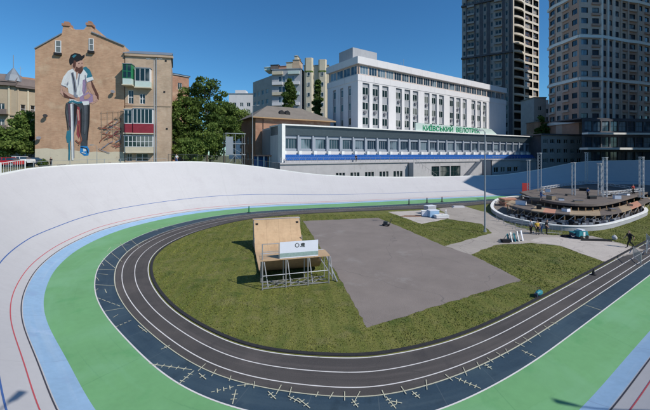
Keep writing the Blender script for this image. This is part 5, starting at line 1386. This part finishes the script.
# lattice towers
def lattice(mb,p0,p1,w_,r=.035,step=.6,up=Vector((0,0,1))):
    p0=Vector(p0);p1=Vector(p1);d=(p1-p0);L=d.length;d.normalize(); a=d.orthogonal().normalized() if abs(d.z)>.5 else Vector((0,0,1)); b=d.cross(a)
    cs=[a*w_/2+b*w_/2,a*w_/2-b*w_/2,-a*w_/2-b*w_/2,-a*w_/2+b*w_/2]
    for c in cs: mb.tube(p0+c,p1+c,r,n=4)
    n=max(1,int(L/step))
    for k in range(n):
        for i in range(4):
            A=p0+d*(L*k/n)+cs[i if k%2 else (i+1)%4]; B_=p0+d*(L*(k+1)/n)+cs[(i+1)%4 if k%2 else i]; mb.tube(A,B_,r*.65,n=3,cap=False)
def ttower(px,yb,yt,d,label,w_=.62):
    zb=max(.02,Z(yb,d)); zt=Z(yt,d); p=P(px,d); t=thing('truss_tower',label,'truss tower',(float(p[0]),float(p[1]),zb),ang+.3,'lattice truss towers around the stage')
    m=MB(); lattice(m,(0,0,.1),(0,0,zt-zb),w_*.85,.042,.55); m.build('lattice','truss',t)
    m=MB(); m.box(-.6,.6,-.6,.6,0,.1,0); m.build('base_plate','steel',t)
    m=MB(); m.box(-.3,.3,-.3,.3,zt-zb,zt-zb+.14,0); m.build('head_block','steel',t)
ttower(528.5,199,160.5,66,'leftmost slim truss tower by the red board',.5)
ttower(539.5,193,153.5,64,'second truss tower from the left, tall and pale')
ttower(573.5,204,163,58,'truss tower at the middle of the stage front',.5)
ttower(586.5,184,153,78,'dim truss tower at the far back of the stage',.5)
ttower(599.8,197,164,57,'shorter of the two truss towers standing close together right of centre',.5)
ttower(605,199,158,55,'taller of the two truss towers standing close together right of centre',.62)
ttower(641.5,197.5,157.5,58,'rightmost truss tower near the edge of the picture')
# truss frame lying on the upper deck
fp=[P(541,64.5),P(588,82),P(643,62),P(602,55.5)]
zf=2.85
for i,(a,b,l_) in enumerate(((0,1,'far left'),(1,2,'far right'),(2,3,'near right'),(3,0,'near left'))):
    if i==3: continue
    A=fp[a];Bq=fp[b]; m=MB(); lattice(m,(0,0,zf-2.4),(Bq[0]-A[0],Bq[1]-A[1],zf-2.4),.4,.045,.8)
    o=m.build('truss_beam','truss',None,(float(A[0]),float(A[1]),2.42)); tag(o,'long white lattice beam on the %s side of the stage top'%l_,'truss beam','lattice beams laid on the stage')
rn=random.Random(77)
st_spots=[(528,199,2.3),(535,200,2.3),(543,196,2.3),(551,199.5,2.3),(561,200.5,2.3),(568,196,2.3),(578,202,2.3),(592,199,2.3),(611,196,2.3),(617,199,2.3),(624,195,2.3),(632,193,2.3),(548,192,2.3),(584,191,2.3),(627,189,2.3),(521,204.6,1.35),(539,209,1.35),(566,211.4,1.35),(612,211,1.35),(630,206,1.35)]
whr={0:'left end',1:'left part',2:'middle',3:'right part',4:'right end'}
for i,(x,y,z) in enumerate(st_spots):
    p=PG(x,y,z); w_,d_,h_=rn.uniform(.5,1.5),rn.uniform(.4,.9),rn.uniform(.2,.7); c_=rn.choice([('clothblack','black','case'),('plank','tan','plank box'),('chairgrey','grey','case'),('banner','white','box'),('deck','brown','plank box')])
    allx=sorted(q[0] for q in st_spots if (q[2]>2)==(z>2)); od=['first','second','third','fourth','fifth','sixth','seventh','eighth','ninth','tenth','eleventh','twelfth','thirteenth','fourteenth','last'][allx.index(x)]
    t=thing('equipment_case','%s %s, %s case from the left on the %s stage deck'%(c_[1],c_[2],od,'upper' if z>2 else 'lower'),'case',(float(p[0]),float(p[1]),z+.004),rn.uniform(0,3),'cases lying on the stage')
    m=MB(); m.box(-w_/2,w_/2,-d_/2,d_/2,0,h_,0); m.build('body',c_[0],t); m=MB(); m.box(-w_/2-.02,w_/2+.02,-d_/2-.02,d_/2+.02,h_+.003,h_+.05,0); m.build('lid','darkframe' if i%3 else 'chairgrey',t)
person('person in dark clothes on the upper stage deck between two truss towers',PG(588,198,2.3),2.3,fl_,'clothblue','clothblack',1.75)
person('person in a white shirt bending on the left of the upper stage deck',PG(541,198.5,2.3),2.3,fl_+2,'clothwhite','clothblue',1.75,'bend')
person('person in red on the right of the upper stage deck near the rightmost truss tower',PG(633,194,2.3),2.3,fc,'clothred','clothblack',1.75)
# folding chairs
cm=MB(); cm.box(-.22,.22,-.2,.2,.42,.46); cm.box(-.22,.22,.17,.21,.5,.85)
for x in (-.2,.2):
    cm.tube((x,-.18,0),(x,.18,.5),.015,n=4); cm.tube((x,.19,0),(x,.19,.85),.015,n=4)
cmesh=[cm.mesh('folding_chair',c) for c in ('chairgrey','steel','clothblack')]
rn=random.Random(21); cnt=0
cen=np.array([64.,24.])
for row,off in enumerate((.9,1.8,2.7)):
    for k in range(18,88):
        p=rs[k%n]*1.0-rn_[k%n]*(off+rn.uniform(-.15,.15))
        d=p@FW; x=325+333*(p@RT)/d
        if not(500<x<660) or p[1]>26 or rn.random()<.25: continue
        o=bpy.data.objects.new('folding_chair',rn.choice(cmesh)); COL.objects.link(o); o.location=(float(p[0]),float(p[1]),.02); dd=cen-p; o.rotation_euler[2]=math.atan2(dd[1],dd[0])-math.pi/2+rn.uniform(-.5,.5)+math.pi
        tag(o,'small folding chair set loosely between the round wall and the timber stage','chair','folding chairs inside the round wall'); cnt+=1
print('chairs',cnt)
# crowd barriers
def barrier(label,p,rz,zb=.01,group='metal crowd barriers'):
    t=thing('crowd_barrier',label,'barrier',(float(p[0]),float(p[1]),zb),rz,group)
    m=MB()
    for a,b in (((-1.1,0,.2),(-1.1,0,1.05)),((1.1,0,.2),(1.1,0,1.05)),((-1.1,0,1.05),(1.1,0,1.05)),((-1.1,0,.2),(1.1,0,.2))): m.tube(a,b,.025,n=5)
    for k in range(1,14): m.tube((-1.1+k*.157,0,.2),(-1.1+k*.157,0,1.05),.012,n=4)
    m.build('frame','steel',t)
    for x in (-.8,.8): m=MB(); m.tube((x,-.3,.02),(x,.3,.02),.025,n=4); m.tube((x,0,.02),(x,0,.2),.02,n=4); m.build('foot','steel',t)
    return t
for i,(x,y,lb) in enumerate(((505,222,'leftmost crowd barrier outside the round wall'),(513,226.5,'second crowd barrier from the left outside the round wall'),(520,229.5,'crowd barrier left of the person in the pale shirt'),(526,232,'crowd barrier right beside the person in the pale shirt'),(551,234.5,'crowd barrier right of the workers by the round wall'))):
    barrier(lb,PG(x,y),ang-.75+.5*i/4)
barrier('crowd barrier across the running track, nearer of the pair at the right edge',PG(637,262),ang+1.05,group='metal crowd barriers')
barrier('crowd barrier across the running track, farther of the pair at the right edge',PG(647,253),ang+.75)
barrier('crowd barrier on the far edge of the running lanes at the right edge',PG(648.5,246),ang+.95)
# boards and machines
def crate(label,px,py,w_,d_,h,mm,mm2,rz,zb=.012,group=None,name='crate'):
    p=PG(px,py); t=thing(name,label,name.replace('_',' '),(float(p[0]),float(p[1]),zb),rz,group)
    m=MB(); m.box(-w_/2,w_/2,-d_/2,d_/2,.06,h,0); m.build('body',mm,t)
    m=MB(); m.box(-w_/2-.03,w_/2+.03,-d_/2-.03,d_/2+.03,h+.003,h+.06,0); m.build('lid',mm2,t)
    for x in (-w_/2+.08,w_/2-.14):
        m=MB(); m.box(x,x+.06,-d_/2,d_/2,0,.057,0); m.build('runner','dark',t)
    return t
def board(label,px,py,h,mm,rz,lean=.25,w_=.6):
    p=PG(px,py); t=thing('leaning_board',label,'board',(float(p[0]),float(p[1]),.012),rz,'white and teal boards standing at the grass edge')
    m=MB(); m.hexa([(-w_/2,0,0),(w_/2,0,0),(w_/2,.05,0),(-w_/2,.05,0),(-w_/2,lean,h),(w_/2,lean,h),(w_/2,lean+.05,h),(-w_/2,lean+.05,h)]); m.build('panel',mm,t)
    for x in (-w_/2+.03,w_/2-.03): m=MB(); m.tube((x,lean+.05,h-.03),(x,lean+.45,0),.02,n=4); m.build('leg','steel',t)
for x,y,h,mm,lb in ((509.5,241.5,.75,'teal','teal board at the left end of the row by the grass'),(512.8,241.8,.95,'white','white board second from the left in the row by the grass'),(516,241.5,.85,'teal','teal board in the middle of the row by the grass'),(519.4,241.2,1.0,'white','tall white board fourth in the row by the grass'),(523.2,240.8,1.05,'banner','bluish white board at the right end of the row by the grass')):
    board(lb,x,y,h,mm,ang+.9,.2)
crate('small black case left of the row of boards',505.5,242.5,.8,.5,.25,'clothblack','clothblack',ang,name='black_case')
# teal generator cart
p=PG(581,238.5); t=thing('generator_cart','teal wheeled generator cart on the pale concrete by the round wall','generator',(float(p[0]),float(p[1]),.012),ang+.25); t.scale=(.78,.78,.72)
m=MB(); m.hexa([(-.9,-.45,.4),(.9,-.45,.4),(.9,.45,.4),(-.9,.45,.4),(-.75,-.4,1.25),(.7,-.4,1.15),(.7,.4,1.15),(-.75,.4,1.25)]); m.build('body','teal',t)
m=MB(); m.box(-.35,.25,-.42,.42,1.27,1.42,0); m.build('top_hatch','banner',t); m=MB(); m.box(-.15,.2,-.475,-.452,.5,1.1,0); m.build('side_panel','white',t)
for x in (-.5,.5):
    for y in (-.52,.44): m=MB(); m.tube((x,y,.28),(x,y+.1,.28),.28,n=12); m.build('wheel','tyre',t)
m=MB(); m.path([(-.9,0,.5),(-1.6,0,.35),(-1.75,0,.6)],.035,5); m.build('drawbar','steel',t)
p=PG(575.5,238); t=thing('tool_box','dark teal tool box touching the generator cart','tool box',(float(p[0]),float(p[1]),.012),ang+.1)
m=MB(); m.box(-.5,.5,-.3,.3,0,.6,0); m.build('body','carblue',t); m=MB(); m.box(-.52,.52,-.32,.32,.603,.72,0); m.build('lid','teal',t)
p=PG(567,237); t=thing('rubber_mat_pile','flat black pile of mats left of the tool box','mats',(float(p[0]),float(p[1]),.012),ang)
for k in range(3): m=MB(); m.box(-.55+.05*k,.5,-.35,.35-.04*k,.07*k,.07*k+.065,0); m.build('mat','clothblack',t)
p=PG(595,240.6); t=thing('beam_pile','long dark beams lying right of the generator cart','beams',(float(p[0]),float(p[1]),.012),ang-.12)
for k in range(4): m=MB(); m.box(-1.5+.15*k,1.5-.1*k,-.3+k*.16,-.17+k*.16,0,.12+.02*(k%2),0); m.build('beam','dark',t)
p=PG(614.5,240); m=MB()
for k in range(6):
    z0_=.0+.09*k; r0=.26*math.sin(math.pi*(k+1.2)/7.4); r1=.26*math.sin(math.pi*(k+2.2)/7.4); m.tube((0,0,z0_),(.02*k,0,z0_+.09),r0,r1,8)
tag(m.build('white_sack','plaster',None,(float(p[0]),float(p[1]),.012)),'small white sack on the path left of the walking person','sack')
# things on the concrete pad
crate('pale blue crate on the concrete pad, middle of the pile',433,217,1.5,1.0,1.0,'blue','banner',ang+.2)
crate('white crate on the concrete pad, left of the blue crate',426,216.3,1.3,.9,.8,'banner','white',ang-.1)
crate('grey crate on the concrete pad, behind the other crates',430,213.8,1.6,1.0,1.25,'grayplaster','banner',ang+.4)
crate('low white crate at the right end of the concrete pad',441.5,218.3,1.9,.9,.45,'plaster','white',ang+.1)
p=PG(446,217.5); t=thing('sawhorse','white sawhorse at the right edge of the concrete pad','sawhorse',(float(p[0]),float(p[1]),.012),ang+1.2)
m=MB(); m.box(-.7,.7,-.06,.06,.95,1.07,0); m.build('beam','white',t)
for x in (-.6,.6):
    for y in (-.35,.35): m=MB(); m.tube((x,0,.95),(x*1.05,y,0),.035,n=4); m.build('leg','white',t)
p=PG(415,216.5); t=thing('beam_pile','thin dark bars lying at the left of the concrete pad','beams',(float(p[0]),float(p[1]),.012),ang)
for k in range(3): m=MB(); m.box(-2.2+.3*k,2.0-.2*k,-.2+k*.2,-.1+k*.2,0,.1,0); m.build('beam','rust',t)
p=PG(458,207.5); t=thing('board_pile','small pale pile of boards near the far edge of the infield','boards',(float(p[0]),float(p[1]),.012),ang)
for k in range(3): m=MB(); m.box(-1+.1*k,1,-.4,.4-.06*k,.1*k,.1*k+.09,0); m.build('board','plaster',t)
# loading trolley on the yard
p=PG(386,226); t=thing('folding_trolley','small dark folding trolley standing on the asphalt yard','trolley',(float(p[0]),float(p[1]),.006),ang-.5)
m=MB(); m.box(-.45,.45,-.28,.28,.16,.24,0); m.build('bed','clothblack',t)
for x in (-.33,.33):
    for y in (-.2,.2): m=MB(); m.tube((x,y-.03,.08),(x,y+.03,.08),.08,n=8); m.build('wheel','tyre',t)
m=MB(); m.path([(.45,-.22,.2),(.75,-.22,1.05),(.75,.22,1.05),(.45,.22,.2)],.025,5); m.build('handle','darkframe',t)
m=MB(); m.box(-.3,.2,-.2,.2,.243,.6,0); m.build('load','darkframe',t)
# marker posts on the far green apron
for x,y,lb in ((409,204.6,'dark green post on the far green apron, first of the three to the right'),(427,203,'dark green post on the far green apron, middle of the three to the right'),(442,201.8,'dark green post on the far green apron, nearest the grandstand stairs'),(249,212.5,'dark green post on the far green apron above the skate ramp')):
    p=PG(x,y); t=thing('marker_post',lb,'post',(float(p[0]),float(p[1]),.005),0,'dark posts on the far green apron')
    m=MB(); m.tube((0,0,.06),(0,0,1.0),.13,.09,8); m.build('post','greenframe' if x<300 else 'darkframe',t); m=MB(); m.tube((0,0,0),(0,0,.06),.3,.26,10); m.build('base','dark',t)
# teal tool bag and small speaker at the track edge
p=PG(539,296); t=thing('tool_bag','teal bag lying on the kerb between the grass and the running lanes','bag',(float(p[0]),float(p[1]),.05),ang+.6)
m=MB()
for k in range(6):
    x0=-.34+.115*k; r0=.18*(1-.5*((k-3)/3.)**2); r1=.18*(1-.5*((k-2)/3.)**2); m.tube((x0,0,.17),(x0+.115,0,.17),r0,r1,10)
m.build('body','teal',t); m=MB(); m.path([(-.2,0,.33),(-.12,0,.5),(.12,0,.5),(.2,0,.33)],.02,5); m.build('strap','dark',t)
m=MB(); m.box(-.5,-.36,-.1,.1,.0,.2,0); m.build('side_pocket','carblue',t)
p=PG(593.5,275); t=thing('traffic_cone','small black cone on the line at the right of the running lanes','cone',(float(p[0]),float(p[1]),.006),0)
m=MB(); m.tube((0,0,.03),(0,0,.45),.13,.03,10); m.build('cone','dark',t); m=MB(); m.box(-.17,.17,-.17,.17,0,.03,0); m.build('base','dark',t)
# red board near the leftmost truss tower
p=P(525.5,70); t=thing('red_board','red board leaning by the leftmost truss tower in the shade','board',(float(p[0]),float(p[1]),.02),ang)
m=MB(); m.box(-.7,.7,0,.06,.9,3.4,0); m.build('panel','clothred',t)
for x in (-.6,.6): m=MB(); m.tube((x,.1,0),(x,.1,3.3),.04,n=5); m.build('leg','steel',t)

# ------------------------------------------------------------------ survey tape marks on the dark blue run-off
m=MB()
gz=[.0085]
def gl(a,b,wd=.036,z=None):
    gz[0]+=.00025; z=gz[0]
    A=PG(*a); B_=PG(*b); d=B_-A; L=np.linalg.norm(d); d/=L; nn=np.array([-d[1],d[0]])*wd/2
    q=[A-nn,B_-nn,B_+nn,A+nn]; 
    if (q[1][0]-q[0][0])*(q[2][1]-q[1][1])-(q[1][1]-q[0][1])*(q[2][0]-q[1][0])<0: q=q[::-1]
    m.face([(*p_,z) for p_ in q])
def ticked(a,b,n,tl=.24,dash=False):
    if dash:
        for i in range(n): gl(tuple(np.array(a)+(np.array(b)-np.array(a))*i/n),tuple(np.array(a)+(np.array(b)-np.array(a))*(i+.6)/n))
    else: gl(a,b)
    A=PG(*a);B_=PG(*b); d=(B_-A)/np.linalg.norm(B_-A); nn=np.array([-d[1],d[0]])
    for i in range(1,n):
        c=A+(B_-A)*i/n; q=[c-nn*tl/2-d*.016,c-nn*tl/2+d*.016,c+nn*tl/2+d*.016,c+nn*tl/2-d*.016]
        if (q[1][0]-q[0][0])*(q[2][1]-q[1][1])-(q[1][1]-q[0][1])*(q[2][0]-q[1][0])<0: q=q[::-1]
        gz[0]+=.00025; m.face([(*p_,gz[0]) for p_ in q])
for a,b in (((103.5,311.5),(124,308)),((95.5,269.3),(115,269.8)),((94.4,284.7),(115,285.8)),((103,258.4),(115,268)),((114,245),(130,245)),((146,227.5),(158,231)),((584,304.7),(601.6,310.5)),((104.8,289),(106.5,293))): gl(a,b)
ticked((97.7,298),(122,307),5,.1,True); ticked((116,327),(133,319.6),4,.1,True); ticked((149,364),(192,370),6); ticked((211,392.5),(236,386.5),4,dash=True)
ticked((178,385),(194,371),4); ticked((237,386),(253,384.5),2); ticked((232.5,404.6),(236,390),3); ticked((386,397),(396,409),4); ticked((455,378),(481,389),5); ticked((521.5,350.5),(536,357.5),3)
fline_pts=[]
for k in range(NPT-1):
    c=CI[k]+(CO[k]-CI[k])*.362; c2=CI[k+1]+(CO[k+1]-CI[k+1])*.362; dep=c@FW
    if dep>4:
        x=325+333*(c@RT)/dep; y=155+333*CAMZ/dep
        if 110<x<600 and y>240:
            d=c2-c; L=np.linalg.norm(d); d/=L; nn=np.array([-d[1],d[0]])*.022; gz[0]+=.00005; q=[c-nn,c2-nn,c2+nn,c+nn]
            if (q[1][0]-q[0][0])*(q[2][1]-q[1][1])-(q[1][1]-q[0][1])*(q[2][0]-q[1][0])<0: q=q[::-1]
            m.face([(*p_,gz[0]) for p_ in q])
for a,b in (((101,262),(104,266)),((98,274),(108,275)),((110,252),(122,262)),((120,243),(127,252)),((131,240),(139,247)),((150,230.5),(164,228)),((168,224.5),(178,228)),((94.5,292),(98,289)),((113,318),(118,315)),((96,277),(99,281)),((107,252),(111,247)),((160,226),(171,224))): gl(a,b,.03)
ticked((268,392),(276,400),3); ticked((412,392),(420,399),3); ticked((352,400),(358,408),3); ticked((484,364),(492,370),3); ticked((199,374),(206,380),2); ticked((161,350),(170,346),2); ticked((138,326),(147,333),3,.15)
ticked((298,399),(310,409),3); ticked((288,397),(300,403),3); ticked((391,402),(402,404),2)
pa=CI+(CO-CI)*.36; hd_=(CO-CI)/np.linalg.norm(CO-CI,axis=1)[:,None]; rn=random.Random(3); acc=0; nxt=1.0
for k in range(NPT-1):
    seg=np.linalg.norm(pa[k+1]-pa[k]); d=(pa[k+1]-pa[k])/seg
    while acc+seg>nxt:
        c=pa[k]+d*(nxt-acc); dep=c@FW; x=325+333*(c@RT)/dep
        nxt+=rn.uniform(.45,1.15)
        if dep>4 and 195<x<560:
            h_=hd_[k]*rn.uniform(.14,.27)+d*rn.uniform(-.1,.1); w_=d*.017; q=[c-h_-w_,c-h_+w_,c+h_+w_,c+h_-w_]
            if (q[1][0]-q[0][0])*(q[2][1]-q[1][1])-(q[1][1]-q[0][1])*(q[2][0]-q[1][0])<0: q=q[::-1]
            gz[0]+=.00005; m.face([(*p_,gz[0]) for p_ in q])
    acc+=seg
tag(m.build('survey_marks','tape'),kind='structure')
# drain strip and seams on the bank
# ------------------------------------------------------------------ grass blades
def inpoly(X,Y,poly):
    r=np.zeros(len(X),bool); n_=len(poly); j=n_-1
    for i in range(n_):
        xi,yi=poly[i];xj,yj=poly[j]
        c_=((yi>Y)!=(yj>Y))&(X<(xj-xi)*(Y-yi)/(yj-yi+1e-12)+xi); r^=c_; j=i
    return r
R0=np.random.RandomState(7); NB_=210000
dd=10+R0.rand(NB_)**.8*42; pxs=R0.uniform(120,655,NB_); ss=(pxs-325)/333*dd
XY=FW[None]*dd[:,None]+RT[None]*ss[:,None]
cin=(CI-(CO-CI)/np.linalg.norm(CO-CI,axis=1)[:,None]*.32)[::4]
ok=inpoly(XY[:,0],XY[:,1],[tuple(p) for p in cin])
for q in PT.values(): ok&=~inpoly(XY[:,0],XY[:,1],q)
ok&=~inpoly(XY[:,0],XY[:,1],[tuple(p) for p in rs])
XY=XY[ok]; dd=dd[ok]; n_=len(XY); 
# uneven growth
ph=np.sin(XY[:,0]*.9+np.sin(XY[:,1]*.7)*2)*np.sin(XY[:,1]*1.1+np.cos(XY[:,0]*.5)*2)
hh=(.018+.028*R0.rand(n_))*(1+.5*ph); wd=(.012+.012*R0.rand(n_))*(1+dd/22.)
a=R0.rand(n_)*6.283; lx=R0.normal(0,.02,n_); ly=R0.normal(0,.02,n_)
V=np.zeros((n_,3,3)); V[:,0,0]=XY[:,0]-np.cos(a)*wd; V[:,0,1]=XY[:,1]-np.sin(a)*wd; V[:,1,0]=XY[:,0]+np.cos(a)*wd; V[:,1,1]=XY[:,1]+np.sin(a)*wd
V[:,2,0]=XY[:,0]+lx; V[:,2,1]=XY[:,1]+ly; V[:,2,2]=hh; V[:,:2,2]=-.003
me=bpy.data.meshes.new('grass'); me.vertices.add(n_*3); me.vertices.foreach_set('co',V.ravel()); me.loops.add(n_*3); me.loops.foreach_set('vertex_index',np.arange(n_*3)); me.polygons.add(n_); me.polygons.foreach_set('loop_start',np.arange(n_)*3); me.polygons.foreach_set('loop_total',np.full(n_,3))
me.materials.append(M['blade']); me.update(calc_edges=True); o=bpy.data.objects.new('grass',me); COL.objects.link(o); tag(o,'short patchy green grass covering the infield','grass',None,'stuff')
